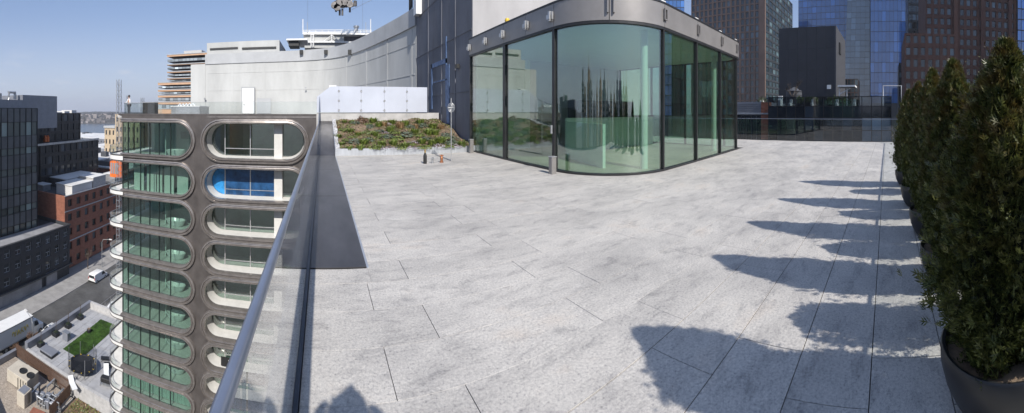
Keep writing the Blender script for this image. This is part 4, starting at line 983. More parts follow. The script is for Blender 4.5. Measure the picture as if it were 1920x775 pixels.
# crane boom tip
cr = thing('crane_boom', 'dark crane boom tip with pulleys and hooks hanging into the sky', 'crane', tuple(onY(640,10,45)))
M['crane'] = mat('crane_steel', (.16,.15,.145), .5, .4, .25, 3); M['crane_l'] = mat('crane_pale_steel', (.36,.34,.32), .45, .4, .2, 3)
A = onY(640,8,45); Bp = onY(850,-150,52); mb = MB()
ax = (Bp-A).normalized(); up = Vector((0,0,1)); sd2 = ax.cross(up).normalized(); up2 = sd2.cross(ax)
cor = [A+sd2*a*.42+up2*b*.42 for a, b in ((-1,-1),(1,-1),(1,1),(-1,1))]
for c in cor: mb.tube([c, c+(Bp-A)], .07, 6)
L_ = (Bp-A).length; n = 16
for k in range(n):
    for j in range(4):
        p = cor[j]+ax*(L_*k/n); q = cor[(j+1)%4]+ax*(L_*(k+1)/n); mb.tube([p,q], .04, 5); mb.tube([cor[j]+ax*(L_*k/n), cor[(j+1)%4]+ax*(L_*k/n)], .04, 5)
mb.obj('lattice', M['crane_l'], cr)
mb = MB(); rq = random.Random(4)
for k in range(14):
    c = onY(624+rq.uniform(0,44), 2+rq.uniform(0,13), 45+rq.uniform(-.4,.4)); mb.rbox(c, rq.uniform(.3,.8), rq.uniform(.3,.7), rq.uniform(.3,.7), rq.uniform(0,3), .05)
mb.obj('head_block', M['crane'], cr)
for x, y in ((627,10),(636,6),(646,4),(632,14),(656,8)):
    c = onY(x, y, 44.4); m3 = MB(); m3.lathe([(0,-.12),(.42,-.12),(.36,0),(.42,.12),(0,.12)], 18); m3.v = [(c.x+a_, c.y+c_, c.z+b_) for a_, b_, c_ in m3.v]; m3.obj('pulley', M['crane'], cr, True)
mb = MB()
for x, y0, y1 in ((637,18,29),(642,17,29),(630,14,22),(656,12,23)): mb.tube([onY(x,y0,45), onY(x,y1,45)], .13, 8)
mb.objs('hook', M['crane'], cr)
mb = MB()
for x in (577,680): mb.tube([onY(x,-20,45.2), onY(x,62,49.6)], .012, 4)
mb.tube([onY(660,18,45), onY(830,-60,50)], .02, 4); mb.obj('cable', M['steel'], cr)
# ------------------------------------------------------------------ ground, street, river, far shore
GZ = -38.0
M['asphalt'] = mat('asphalt', (.085,.084,.083), .85, 0, .2, .35, .1); M['pave'] = mat('sidewalk_concrete', (.30,.29,.28), .85, 0, .12, .5)
M['earth'] = mat('city_ground', (.12,.12,.115), .9, 0, .2, .05); M['paint'] = mat('road_paint', (.7,.7,.68), .7, 0, .1, 1)
M['hill'] = mat('wooded_hill', (.075,.07,.062), .95, 0, .28, .02); M['sand'] = mat('tan_masonry', (.46,.36,.24), .8, 0, .08, .4)
m, t, out = newmat('river_water'); p = N(t,'ShaderNodeBsdfPrincipled'); p.inputs['Base Color'].default_value = (.05,.075,.10,1); p.inputs['Roughness'].default_value = .22
g = N(t,'ShaderNodeNewGeometry'); nz = N(t,'ShaderNodeTexNoise'); nz.inputs['Scale'].default_value = .12; nz.inputs['Detail'].default_value = 5; t.links.new(g.outputs['Position'], nz.inputs[0])
b = N(t,'ShaderNodeBump'); b.inputs['Strength'].default_value = .6; b.inputs['Distance'].default_value = 1.5; t.links.new(nz.outputs[0], b.inputs['Height']); t.links.new(b.outputs[0], p.inputs['Normal']); t.links.new(p.outputs[0], out.inputs[0]); M['water'] = m
ra = -.66; rd, rt = Vector((sin(ra), cos(ra), 0)), Vector((cos(ra), -sin(ra), 0))   # towards the river, along it
def rv(d, s, z): return tuple(rd*d+rt*s+Vector((0,0,z)))
mb = MB(); mb.add([rv(-3500,-3500,GZ), rv(-3500,3500,GZ), rv(590,3500,GZ), rv(590,-3500,GZ)], [(0,1,2,3)]); mb.add([rv(590,-3500,GZ), rv(590,3500,GZ), rv(590,3500,GZ-6), rv(590,-3500,GZ-6)], [(0,1,2,3)])
tag(mb.obj('ground', M['earth']), kind='structure')
mb = MB(); mb.add([rv(560,-3500,GZ-2.5), rv(560,3500,GZ-2.5), rv(3600,3500,GZ-2.5), rv(3600,-3500,GZ-2.5)], [(0,1,2,3)]); tag(mb.obj('river', M['water']), kind='structure')
mb = MB(); rq = random.Random(5); vs = []; nx = 260
for i in range(nx+1):
    s = -1500+3000*i/nx
    hgt = 24+5*sin(s*.006)+3*sin(s*.021+1)+2*rq.random()
    for d, z in ((1165,-2.5),(1175,1.5),(1215,hgt*.35),(1260,hgt*.8),(1330,hgt),(1700,hgt*1.1),(2600,hgt*1.2)): vs.append(rv(d, s*(d/1165), GZ+z+rq.uniform(-1,1)*(1 if z > 2 else 0)))
mb.add(vs, [(i*7+j, (i+1)*7+j, (i+1)*7+j+1, i*7+j+1) for i in range(nx) for j in range(6)]); tag(mb.obj('hills', M['hill'], None, True), kind='structure')
M['fartown'] = mat('far_town', (.34,.30,.28), .85, 0, .1, .02, island=.55)
mb = MB()
for i in range(900):
    s = rq.uniform(-700, 700); d = rq.choice((1180,1200,1230,1262,1290,1330)); hb = 24+5*sin(s*.006)+3*sin(s*.021+1); z = {1180:1,1200:5,1230:11,1262:17,1290:21,1330:23}[d]*hb/26
    mb.rbox(rv(d+rq.uniform(-8,8), s*(d/1165), GZ+z-2), rq.uniform(4,16), rq.uniform(6,12), rq.uniform(4,9)+(rq.random()<.06)*10, -ra)
tag(mb.obj('far_town', M['fartown']), 'hazy town of small pale and brown houses on the far river bank', kind='stuff')
mb = MB(); leafb = random.Random(8)
for i in range(2600):
    s = leafb.uniform(-700,700); d = leafb.uniform(1168,1330); hb = 24+5*sin(s*.006)+3*sin(s*.021+1); t_ = min(1,(d-1165)/130); c = Vector(rv(d, s*(d/1165), GZ+hb*t_*.9+leafb.uniform(0,4))); q = leafb.uniform(1.5,4)
    mb.add([c+rt*q, c+Vector((0,0,q*1.2)), c-rt*q, c-Vector((0,0,q))], [(0,1,2,3)])
tag(mb.obj('far_trees', M['hill']), 'far off leafless wood on the river bank hills', kind='stuff')

XC = -50.5          # far kerb of the street, which runs along +Y
def strip(name, x0, x1, y0, y1, z0, z1, m, kind='structure'):
    mb = MB(); mb.box(x0,x1,y0,y1,z0,z1); o = mb.obj(name, M[m]); tag(o, kind=kind); return o
strip('road', XC, -41.2, 10, 190, GZ-.3, GZ+.02, 'asphalt'); strip('sidewalk', -58.4, XC, 10, 190, GZ-.3, GZ+.15, 'pave'); strip('sidewalk', -41.2, -37.45, 10, 100, GZ-.3, GZ+.15, 'pave')
def facade(root, axis, plane, u0, u1, z0, z1, nc, nr, fu, fz, gm, fm, out=1, depth=.25, gname='pane', lim=280, fname='facade_frame', skip=None, off=.0, mull=0):
    """wall in the plane axis=plane: frame grid with every opening a recessed pane object; out = sign of the outward normal"""
    cu, cz = (u1-u0)/nc, (z1-z0)/nr; pw_, ph_ = cu*fu, cz*fz; fr = MB(); e = .004
    def bx_(mb, ua, ub, za, zb_, d0, d1):
        a, b = sorted((plane+out*d0, plane+out*d1))
        if axis == 'x': mb.box(a,b,ua,ub,za,zb_)
        else: mb.box(ua,ub,a,b,za,zb_)
    for i in range(nc+1): c = u0+cu*i; bx_(fr, c-(cu-pw_)/2 if i else c, c+(cu-pw_)/2 if i < nc else c, z0, z1, -depth, e*2)
    for j in range(nr+1): c = z0+cz*j; bx_(fr, u0, u1, c-(cz-ph_)/2 if j else c, c+(cz-ph_)/2 if j < nr else c, -depth, 0)
    fr.obj(fname, fm, root)
    gm_ = MB(); bx_0 = MB()
    hw, hh = pw_/2+.01, ph_/2+.01
    if axis == 'x': bx_0.box(-.02,.02,-hw,hw,-hh,hh)
    else: bx_0.box(-hw,hw,-.02,.02,-hh,hh)
    me = bx_0.mesh(gname, gm); cells = []
    for j in range(nr):
        for i in range(nc):
            if skip and skip(i,j): continue
            u = u0+cu*(i+.5); z = z0+cz*(j+.5); P = (plane-out*(depth*.8),u,z) if axis == 'x' else (u,plane-out*(depth*.8),z)
            r = hypot(P[0],P[1]); yy = HZ-(z-EYE)/r*F; seen = -12 < yy < 790
            cells.append((0 if seen else 1, r, P))
    cells.sort(key=lambda c: c[:2]); rest = MB()
    for k, (s, r, P) in enumerate(cells):
        if k < lim and not s: piece(gname, me, root, P)
        else: rest.add([tuple(Vector(v.co)+Vector(P)) for v in me.vertices], [tuple(f.vertices) for f in me.polygons])
    if rest.v: o = rest.obj('distant_pane', gm, root); o['kind'] = 'stuff'
    return me

# ------------------------------------------------------------------ west side of the street
M['dkbrick'] = mat('black_painted_brick', (.035,.037,.042), .7, 0, .15, 2); M['redbrick'] = mat('red_brick', (.27,.105,.065), .85, 0, .14, 1.2, stretch=(1,1,2)); M['brick_sh'] = M['redbrick']
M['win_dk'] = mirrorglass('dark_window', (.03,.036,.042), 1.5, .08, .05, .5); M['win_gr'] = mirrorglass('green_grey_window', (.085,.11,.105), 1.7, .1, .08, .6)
M['frame_w'] = mat('pale_window_frame', (.42,.43,.44), .6); M['roof_g'] = mat('grey_roof_membrane', (.27,.27,.28), .85, 0, .18, .25); M['roof_w'] = mat('white_roof_membrane', (.66,.65,.63), .8, 0, .1, .12); M['roof_d'] = mat('dark_roof', (.07,.075,.085), .8, 0, .2, .2)
M['spandrel'] = mat('dark_spandrel', (.06,.066,.072), .4, .2, .1, .6); M['gunmetal'] = mat('grey_louvre_metal', (.24,.25,.28), .5, .3, .06, .8); M['blk_steel'] = mat('black_steel', (.02,.022,.026), .45, .3, .15, .8)
M['orange'] = mat('orange_paint', (.75,.16,.02), .6); M['green_p'] = mat('green_sheet', (.02,.22,.12), .6, 0, .15, .8); M['duct'] = mat('galvanised_duct', (.45,.46,.47), .4, .6, .12, 1.5)
# low black brick building
lb = thing('black_brick_building', 'low black painted brick building with pale framed windows along the street', 'building', (-57,53,GZ))
mb = MB(); mb.box(-76, -56.42, 22, 66.3, GZ, -26.6); mb.obj('wall', M['dkbrick'], lb)
me = facade(lb, 'x', -56.0, 24, 66, -34.6, -26.0, 14, 3, .52, .62, M['win_dk'], M['dkbrick'], 1, .4)
for j in range(3):
    for i in range(14):
        u = 24+3*(i+.5); z = -34.6+8.6/3*(j+.5); r = hypot(56,u)
        if u < 40: continue
        fr = MB(); a, b = .80, .91
        for (ya,yb,za,zb_) in ((-a,a,b-.09,b),(-a,a,-b,-b+.09),(-a,-a+.09,-b+.092,b-.092),(a-.09,a,-b+.092,b-.092),(-a+.092,a-.092,-.04,.04),(-.035,.035,-b+.092,-.042)): fr.box(-56.28,-56.2,u+ya,u+yb,z+za,z+zb_)
        fr.obj('window_frame', M['frame_w'], lb)
mb = MB(); mb.box(-56.35,-56.03,40,56.5,GZ+.2,-35.2); mb.obj('shutter', M['roof_g'], lb); mb = MB(); mb.box(-56.35,-56.02,58,61.5,GZ+.2,-35.0); mb.obj('shutter', M['gunmetal'], lb)
mb = MB(); mb.box(-56.45,-55.9,22,66.35,-26.0,-25.7); mb.box(-76,-56.46,66.0,66.35,-26.58,-25.7); mb.obj('parapet', M['dkbrick'], lb)
mb = MB(); mb.box(-62,-56.5,22,65.9,-26.58,-26.4); mb.obj('roof', M['roof_g'], lb)
mb = MB(); mb.box(-56.0,-55.3,22,66.3,-35.1,-34.95); mb.obj('ledge', M['dkbrick'], lb)
# dark glass office tower above it
dt = thing('dark_office_tower', 'dark grid fronted office tower with grey louvred plant on its roof', 'building', (-62,45,-26.4))
mb = MB(); mb.box(-80,-62.45,20,61.0,-26.4,1.9); mb.obj('wall', M['spandrel'], dt)
zz = 2.2; bands = [(2.2,-1.0,'sp'),(-1.0,-4.2,'gl'),(-4.2,-6.9,'sp'),(-6.9,-8.5,'gl'),(-8.5,-11.6,'sp'),(-11.6,-13.2,'gl'),(-13.2,-16.0,'sp'),(-16.0,-17.6,'gl'),(-17.6,-20.3,'sp'),(-20.3,-21.9,'gl'),(-21.9,-24.6,'sp'),(-24.6,-26.3,'gl')]
M['sp_panel'] = mat('grey_spandrel_panel', (.105,.115,.125), .35, .2, .12, .4, objvar=.15)
gme = {}
for za, zb_, kd in bands:
    for i in range(22):
        ua = 20+41/22*i; key = (round(za-zb_,2), kd)
        if ua < 31 : continue
        if key not in gme: q = MB(); q.box(-.03,.03,-.89,.89,-(za-zb_)/2+.06,(za-zb_)/2-.06); gme[key] = q.mesh('window_pane' if kd == 'gl' else 'spandrel_panel', M['win_gr'] if kd == 'gl' else M['sp_panel'])
        piece('window_pane' if kd == 'gl' else 'spandrel_panel', gme[key], dt, (-62.2 if kd == 'gl' else -62.12, ua+41/44, (za+zb_)/2))
mb = MB()
for i in range(23): mb.box(-62.4,-61.95,20+41/22*i-.07,20+41/22*i+.07,-26.3,2.2)
for za, zb_, kd in bands: mb.box(-62.4,-62.0,20,61,za-.06,za+.06)
mb.obj('mullion_grid', M['blk_steel'], dt)
mb = MB(); mb.box(-80,-62.0,61.0,61.08,-26.3,2.25); mb.obj('side_wall', M['spandrel'], dt)
mb = MB(); mb.box(-79,-64,22,60,1.9,4.2); mb.box(-76,-67,50,61,4.2,4.8) if False else None; mb.obj('plant_screen', M['gunmetal'], dt)
mb = MB(); mb.box(-79,-66.5,60.3,73,-3,5.6); mb.obj('plant_screen', M['gunmetal'], dt)
for k in range(3):
    mb = MB(); mb.box(-75+.2*k,-70,45+4.2*k,48+4.2*k,4.2,5.6+.2*k); mb.obj('roof_unit', M['green_p'] if k == 1 else M['duct'], dt)
mb = MB()
for y in (56.6,58.2): mb.lathe([(.5,0),(.5,1.3),(.62,1.35),(.62,1.6),(.2,1.75)], 12, (-66,y-12,3.0), True)
mb.tube([(-68,57,4.2),(-68,57,6.2),(-68,59,6.2),(-68,59,4.5)], .4, 8); mb.objs('vent_stack', M['duct'], dt)
# black steel framed building, two tiers
bb = thing('black_steel_building', 'black steel and glass building stepping down in two tiers toward the river', 'building', (-75,85,GZ))
mb = MB(); mb.box(-100,-75.4,70,93.8,GZ,.6); mb.box(-98,-72.4,68,99.5,GZ,-8.3); mb.obj('wall', M['blk_steel'], bb)
facade(bb,'x',-75.0,70,94,-8.0,.9,8,3,.66,.70,M['win_dk'],M['blk_steel'],1,.3); facade(bb,'x',-72.0,72,100,-24,-8.0,10,5,.66,.66,M['win_dk'],M['blk_steel'],1,.3)
mb = MB()
for k in range(6): mb.box(-80,-75.5,72+3.6*k,74.5+3.6*k,.6,1.2+.3*(k%3))
mb.objs('roof_planting', M['roof_w'], bb)
mb = MB(); mb.box(-72.4,-71.7,68,100,-8.3,-7.7); mb.obj('terrace_edge', M['duct'], bb)
for y in (76.2,77.3):
    c = Vector((-74.2,y,-7.6)); mb = MB(); mb.rbox(c, .8,.8,1.5,0,.1); mb.rbox((c.x,c.y,c.z+1.5),.5,.5,.4,0,.1); tag(mb.obj('safety_cover', M['orange']), 'bright orange cover on the black building terrace, %s one' % ('nearer' if y < 77 else 'farther'), 'cover')
# red brick warehouse
br = thing('brick_warehouse', 'red brick warehouse with white roof structures beyond the low black building', 'building', (-58,68,GZ))
mb = MB(); mb.box(-74,-58.45,66.85,104,GZ,-20.4); mb.obj('wall', M['redbrick'], br)
facade(br,'x',-58.0,66.8,104,-37.6,-19.6,11,5,.48,.5,M['win_dk'],M['redbrick'],1,.45); 
mb = MB(); mb.box(-74,-57.9,66.35,66.8,GZ,-19.4); mb.obj('end_wall', M['redbrick'], br)
mb = MB()
for z in (-19.55,-23.4,-30.9): mb.box(-58.0,-57.82,66.36,104,z,z+.22)
mb.objs('stone_band', M['frame_w'], br)
mb = MB(); mb.box(-74,-58.5,66.82,104,-20.38,-20.2); mb.obj('roof', M['roof_d'], br)
for x0,x1,y0,y1,h,mm in ((-64,-58.6,70,78.5,2.6,'roof_w'),(-63.5,-58.6,79,85,3.4,'concrete'),(-72,-66,76,90,2.4,'roof_d'),(-71,-68,69,72,1.6,'duct'),(-64,-60,92,99,2.2,'roof_g')):
    q = MB(); q.box(x0,x1,y0,y1,-20.2,-20.2+h); po = q.obj('roof_house', M[mm], br); q = MB(); q.box(x0-.2,x1+.2,y0-.2,y1+.2,-20.2+h+.002,-20.2+h+.2); q.obj('roof_slab', M['roof_w'], po)
# further roofs, one house each
houses = [(-78,-64,106,124,-19,'redbrick','roof_w','brown brick warehouse with a white flat roof behind the red one'),(-60,-50,112,128,-24,'redbrick','roof_d','dark roofed brick house half hidden by the balconies'),
 (-96,-78,108,130,-17,'sand','roof_w','tan low building with a broad pale roof near the black tiers'),(-80,-56,132,152,-21,'concrete','roof_w','pale concrete shed with wide white roof in the mid distance'),
 (-128,-84,150,185,-24,'concrete','roof_w','long white roofed shed toward the river'),(-118,-98,200,235,-16,'sand','roof_w','sand coloured depot standing before the river'),(-190,-130,230,290,-29,'concrete','roof_w','broad white roofed pier shed near the water'),
 (-260,-190,330,400,-30,'gunmetal','roof_w','grey pier shed at the river edge, farthest of the sheds'),(-86,-68,176,205,-26,'redbrick','roof_g','brick block with grey roof before the tan building'),(-160,-132,180,215,-27,'concrete','roof_g','grey roofed store beside the long white shed'),(-330,-270,340,420,-31,'concrete','roof_w','white roofed shed by the water beyond the black building')]
for x0,x1,y0,y1,z1,wm,rm_,lbl in houses:
    h_ = thing('warehouse', lbl, 'building', ((x0+x1)/2,(y0+y1)/2,GZ)); q = MB(); q.box(x0,x1,y0,y1,GZ,z1); q.obj('wall', M[wm], h_)
    q = MB(); q.box(x0-.3,x1+.3,y0-.3,y1+.3,z1+.002,z1+.5); q.obj('roof', M[rm_], h_)
    q = MB(); r5 = random.Random(int(-x0*7))
    for k in range(5): q.rbox((r5.uniform(x0+2,x1-2), r5.uniform(y0+2,y1-2), z1+.5), r5.uniform(1.5,5), r5.uniform(1.5,4), r5.uniform(.8,2.4))
    q.objs('roof_unit', M[r5.choice(('duct','roof_d','concrete'))], h_)
    n_ = max(3,int((y1-y0)/4)); facade(h_,'x',x1+.3,y0,y1,max(GZ+3,z1-10),z1-.8,n_,3 if z1 > -30 else 1,.45,.45,M['win_dk'],M[wm],1,.28,lim=60)
    facade(h_,'y',y0-.3,x0,x1,max(GZ+3,z1-10),z1-.8,max(3,int((x1-x0)/4)),3 if z1 > -30 else 1,.45,.45,M['win_dk'],M[wm],-1,.28,lim=40)
# tan tower block near the hoist
tn = thing('tan_building', 'tan stone building with small dark windows beside the hoist mast', 'building', (-95,165,GZ))
a = onY(196,290,165); b = onY(216,234,165); c = onY(262,212,165)
mb = MB(); mb.box(a.x,b.x,165.4,190,GZ,onY(200,240,165).z); mb.box(b.x,c.x,165.4,192,GZ,onY(200,214,165).z); mb.obj('wall', M['sand'], tn)
facade(tn,'y',165,a.x,b.x,-33,onY(200,240,165).z,3,5,.4,.5,M['win_dk'],M['sand'],-1,.4); facade(tn,'y',164.9,b.x+.05,c.x,-33,onY(200,214,165).z,6,6,.4,.5,M['win_dk'],M['sand'],-1,.4)
mb = MB(); mb.box(a.x-.4,b.x,164.6,190,onY(200,240,165).z,onY(200,236,165).z); mb.obj('cornice', M['frame_w'], tn)
# banded brick office block behind the pale wall
sb = thing('banded_office_building', 'tan brick office block with horizontal ribbon windows, partly hidden by the pale wall', 'building', (-70,170,GZ))
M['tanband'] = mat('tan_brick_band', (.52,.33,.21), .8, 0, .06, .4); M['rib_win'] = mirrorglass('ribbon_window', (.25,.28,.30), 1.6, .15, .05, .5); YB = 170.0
def ribbons(xl, xr, ys, depth):
    for (y0, y1, kd) in ys:
        y0, y1 = (y0-.7, y1+1.0) if kd == 'b' else (y0+1.0, y1-.7)
        a = onY(xl,y1,YB); b = onY(xr,y0,YB)
        if kd == 'b': mb = MB(); mb.box(a.x-.15,b.x,YB-.3,YB+depth,a.z,b.z-.35); mb.obj('brick_band', M['tanband'], sb); mb = MB(); mb.box(a.x-.3,b.x,YB-.5,YB+depth,b.z-.349,b.z); mb.obj('stone_sill', M['frame_w'], sb)
        else:
            n = max(4,int((xr-xl)/7)); wd = (b.x-a.x)/n
            for k in range(n): mb = MB(); mb.box(a.x+wd*k+.08,a.x+wd*(k+1)-.08,YB,YB+.1,a.z+.004,b.z-.004); mb.obj('window_pane', M['rib_win'], sb)
            mb = MB(); mb.box(a.x,b.x,YB+.12,YB+depth,a.z+.004,b.z-.004); mb.obj('inner_wall', M['blk_steel'], sb)
ribbons(314, 400, [(98,106,'b'),(106,117,'w'),(117,122,'b'),(122,131,'w'),(131,136,'b'),(136,144,'w'),(144,148,'b'),(148,152,'w')], 40)
ribbons(297, 400, [(152,159,'b'),(159,166,'w'),(166,171,'b'),(171,177,'w'),(177,182,'b'),(182,190,'w'),(190,195,'b'),(195,204,'w'),(204,212,'b')], 40)
mb = MB(); q = onY(314,97,YB); mb.box(q.x+6,q.x+16,YB+8,YB+16,q.z-.5,q.z+1.2); mb.obj('roof_house', M['concrete'], sb)
mb = MB(); a = onY(297,212,YB); mb.box(a.x,a.x+30,YB,YB+40,GZ,a.z-.01); mb.obj('wall', M['tanband'], sb)
# construction hoist mast
hm_ = thing('hoist_mast', 'thin lattice construction hoist mast with an orange cabin beyond the balconies', 'hoist', (-27,40.5,GZ))
def lattice(mb, x, y, w_, z0, z1, step, r):
    cs = [(x-w_,y-w_),(x+w_,y-w_),(x+w_,y+w_),(x-w_,y+w_)]
    for c in cs: mb.tube([(c[0],c[1],z0),(c[0],c[1],z1)], r, 5)
    z = z0
    while z < z1-step*.5:
        for j in range(4): a, b = cs[j], cs[(j+1)%4]; mb.tube([(a[0],a[1],z),(b[0],b[1],z+step)], r*.6, 4); mb.tube([(a[0],a[1],z),(b[0],b[1],z)], r*.6, 4)
        z += step
HY = 42.0; q = onY(223,150,HY); mb = MB(); lattice(mb, q.x, HY, .26, GZ, q.z, .8, .035); mb.obj('mast', M['duct'], hm_)
q2 = onY(240,180,HY-3); mb = MB(); 
a = onY(212,330,HY+2); b = onY(234,303,HY+2); mb = MB(); mb.box(a.x,b.x,HY+1.2,HY+3.0,a.z,b.z); mb.obj('cabin', M['orange'], hm_)
mb = MB()
for k in range(4): mb.box(a.x+.1+k*.36,a.x+.36+k*.36,HY+1.17,HY+1.2,a.z+.5,b.z-.2)
mb.obj('cabin_mesh', M['duct'], hm_)
for x, yt, lbl in ((240,180,'short steel lattice post standing behind the person on the roof'),(267,183,'short steel lattice post to the east of the person on the roof')):
    q = onY(x, yt, YF+7); o = thing('lattice_post', lbl, 'lattice post', (q.x,q.y,1.24)); mb = MB(); lattice(mb, q.x, q.y, .14, 1.24, q.z, .35, .02); mb.obj('mast', M['steel'], o)

# ------------------------------------------------------------------ neighbour's roof terrace with turf
M['turf'] = mat('artificial_turf', (.045,.105,.014), .95, 0, .26, 1.3, .3); M['paver'] = mat('roof_paver', (.36,.36,.37), .8, 0, .1, .8); M['gravel_t'] = mat('tan_roof_gravel', (.34,.29,.24), .95, 0, .2, 6, .3)
M['tan_metal'] = mat('beige_unit_metal', (.50,.45,.37), .55, 0, .06, 1.2); M['wood'] = mat('brown_timber', (.13,.075,.05), .8, 0, .2, 3)
RZ0 = -32.0
rt_ = thing('roof_terrace_building', 'low building with a grey paved roof terrace and green turf below the balconies', 'building', (-28,42,GZ))
mb = MB(); mb.box(-37.2,-17.3,34.4,49.2,GZ,RZ0-.05); mb.obj('wall', M['concrete'], rt_)
pm = MB(); pm.box(-.48,.48,-.48,.48,0,.05); pm = pm.mesh('roof_tile', M['paver'])
cnt = 0
for i in range(10):
    for j in range(14): piece('roof_tile', pm, rt_, (-36.3+i*1.0, 35.1+j*1.0, RZ0-.05+random.uniform(-.004,.004)))
mb = MB(); mb.box(-26.8,-17.3,34.6,49,RZ0-.05,RZ0-.002); mb.obj('roof', M['paver'], rt_)
mb = MB(); mb.box(-37.5,-36.95,34.4,49.4,GZ,RZ0+.95); mb.obj('parapet', M['gunmetal'], rt_); mb = MB(); mb.box(-36.94,-17.3,48.95,49.4,RZ0-.04,RZ0+.95); mb.obj('parapet', M['concrete'], rt_); mb = MB(); mb.box(-36.94,-17.3,34.1,34.55,RZ0-1.5,RZ0+.25); mb.obj('parapet', M['concrete'], rt_)
tf = MB(); tf.box(-33.5,-30.3,38,47.2,RZ0+.004,RZ0+.03); 
tag(tf.obj('turf_lawn', M['turf']), 'rectangular bright green artificial turf on the grey roof terrace', 'turf')
tfb = MB(); r9 = random.Random(2)
for i in range(9000):
    x, y = r9.uniform(-33.5,-30.3), r9.uniform(38,47.2); a = r9.uniform(0,6.3); d = Vector((cos(a)*.05, sin(a)*.05, 0)); tfb.add([(x-d.x,y-d.y,RZ0+.03),(x+d.x,y+d.y,RZ0+.03),(x+r9.uniform(-.04,.04),y+r9.uniform(-.04,.04),RZ0+.1)], [(0,1,2)])
tag(tfb.obj('turf_blades', M['turf']), 'short blades of the roof turf', kind='stuff')
def tramp():
    t = thing('trampoline', 'round black trampoline with a safety net on the roof terrace', 'trampoline', (-28.9,36.6,RZ0)); c = t.location; z = RZ0+.75
    mb = MB(); mb.lathe([(0,0),(1.55,0)], 32, (c.x,c.y,z)); mb.obj('jump_mat', M['black'], t)
    mb = MB(); mb.lathe([(1.55,.0),(1.62,.05),(1.85,.05),(1.9,0),(1.85,-.03),(1.6,-.03)], 32, (c.x,c.y,z)); mb.obj('rim_pad', M['blk_steel'], t)
    mb = MB()
    for k in range(32):
        a = 2*pi*k/32
        if k % 3 == 0: mb.rbox((c.x+1.75*cos(a),c.y+1.75*sin(a),z+.05), .2,.1,.02,a)
    mb.objs('rim_mark', M['yellow'], t)
    for k in range(6):
        a = 2*pi*k/6+.3; x, y = c.x+1.9*cos(a), c.y+1.9*sin(a); mb = MB(); mb.tube([(x,y,RZ0),(x,y,z+1.7)], .035, 6); mb.obj('net_pole', M['steel'], t)
        mb = MB(); mb.tube([(x,y,RZ0+.03),(x-.7*cos(a),y-.7*sin(a),RZ0+.03),(x-.75*cos(a),y-.75*sin(a),z)], .03, 6); mb.obj('leg', M['steel'], t)
    m3 = glass('net', (.72,.73,.75), .2); mb = MB(); mb.lathe([(1.88,.0),(1.9,1.6)], 32, (c.x,c.y,z)); mb.obj('safety_net', m3, t)
    mb = MB(); mb.tube([(c.x+.2,c.y-1.95,z),(c.x+.25,c.y-2.3,RZ0)], .03, 6); mb.tube([(c.x+.6,c.y-1.92,z),(c.x+.65,c.y-2.27,RZ0)], .03, 6); mb.tube([(c.x+.22,c.y-2.1,RZ0+.4),(c.x+.63,c.y-2.08,RZ0+.4)], .03, 6); mb.obj('ladder', M['steel'], t)
tramp()
def bare_tree(name, lbl, loc, H, seed, leafy=0, group=None, m='bark'):
    t = thing(name, lbl, 'tree' if H > 2.6 else 'plant', loc, group); r = random.Random(seed); mb = MB(); tips = []
    L0 = Vector(loc)
    def br_(p, d, ln, rad, lv):
        q = p+d*ln; mb.tube([p, p+d*ln*.5+Vector((r.uniform(-1,1),r.uniform(-1,1),0))*ln*.05, q], [rad, rad*.85, rad*.65], 5); tips.append(q)
        if lv:
            for k in range(3): dd = (d+Vector((r.uniform(-1,1),r.uniform(-1,1),r.uniform(-.1,.6)))*.75).normalized(); br_(p+d*ln*r.uniform(.55,1), dd, ln*r.uniform(.55,.8), rad*.55, lv-1)
    br_(L0, Vector((0,0,1)), H*.38, H*.022, 3); mb.obj('trunk', M[m], t)
    tw = MB()
    for q in tips:
        for k in range(5+leafy): d = Vector((r.uniform(-1,1),r.uniform(-1,1),r.uniform(-.4,1)))*H*.10; s = Vector((d.y,-d.x,0)).normalized()*H*.006; tw.add([q-s,q+s,q+d], [(0,1,2)])
        for k in range(leafy): d = Vector((r.gauss(0,1),r.gauss(0,1),r.gauss(0,1)))*H*.06; s = H*.03; tw.add([q+d, q+d+Vector((s,0,s*.4)), q+d+Vector((0,s,s))], [(0,1,2)])
    tw.obj('twigs', M['brown_leaf'] if leafy else M[m], t); return t
for i, (x, y) in enumerate(((-36.2,36.3),(-36.3,39.6),(-36.3,42.4),(-36.3,45.4))):
    pt = thing('parapet_planter', 'dark square planter with a thin sapling at the terrace parapet, %s' % ('nearest the fence','second from the fence','third from the fence','by the back corner')[i], 'planter', (x,y,RZ0), 'planters along the terrace parapet')
    mb = MB(); mb.rbox((x,y,RZ0), .9,.9,.55,0,.06); mb.obj('box', M['blk_steel'], pt); st = MB(); st.tube([(x,y,RZ0+.5),(x+.05,y,RZ0+2.3)], .03, 5)
    for k in range(10): a = 2.4*k; z = RZ0+.9+.14*k; st.tube([(x+.03,y,z),(x+.3*cos(a),y+.3*sin(a),z+.3)], .012, 4)
    st.obj('stem', M['bark'], pt); tw = mound(90,.35,.4,.07,i+3); tw.v = [(a+x,b+y,c+RZ0+.5) for a,b,c in tw.v]; tw.obj('foliage', M['box_leaf'], pt)
def simple(name, lbl, cat, parts):
    t = thing(name, lbl, cat, parts[0][2])
    for nm, m, c, args in parts: mb = MB(); mb.rbox(c, *args); mb.obj(nm, M[m], t)
    return t
simple('roof_hatch', 'sloping grey roof hatch on the terrace near the fence', 'roof hatch', [('curb','blk_steel',(-34.3,36.0,RZ0),(2.2,1.3,.35)),('lid','gunmetal',(-34.35,36.0,RZ0+.352),(2.3,1.4,.14,0,.05))])
simple('storage_box', 'upright grey storage box standing near the turf corner', 'box', [('casing','gunmetal',(-34.5,39.9,RZ0),(1.0,.7,1.1,0,.03)),('lid','steel',(-34.5,39.9,RZ0+1.102),(1.06,.76,.06))])
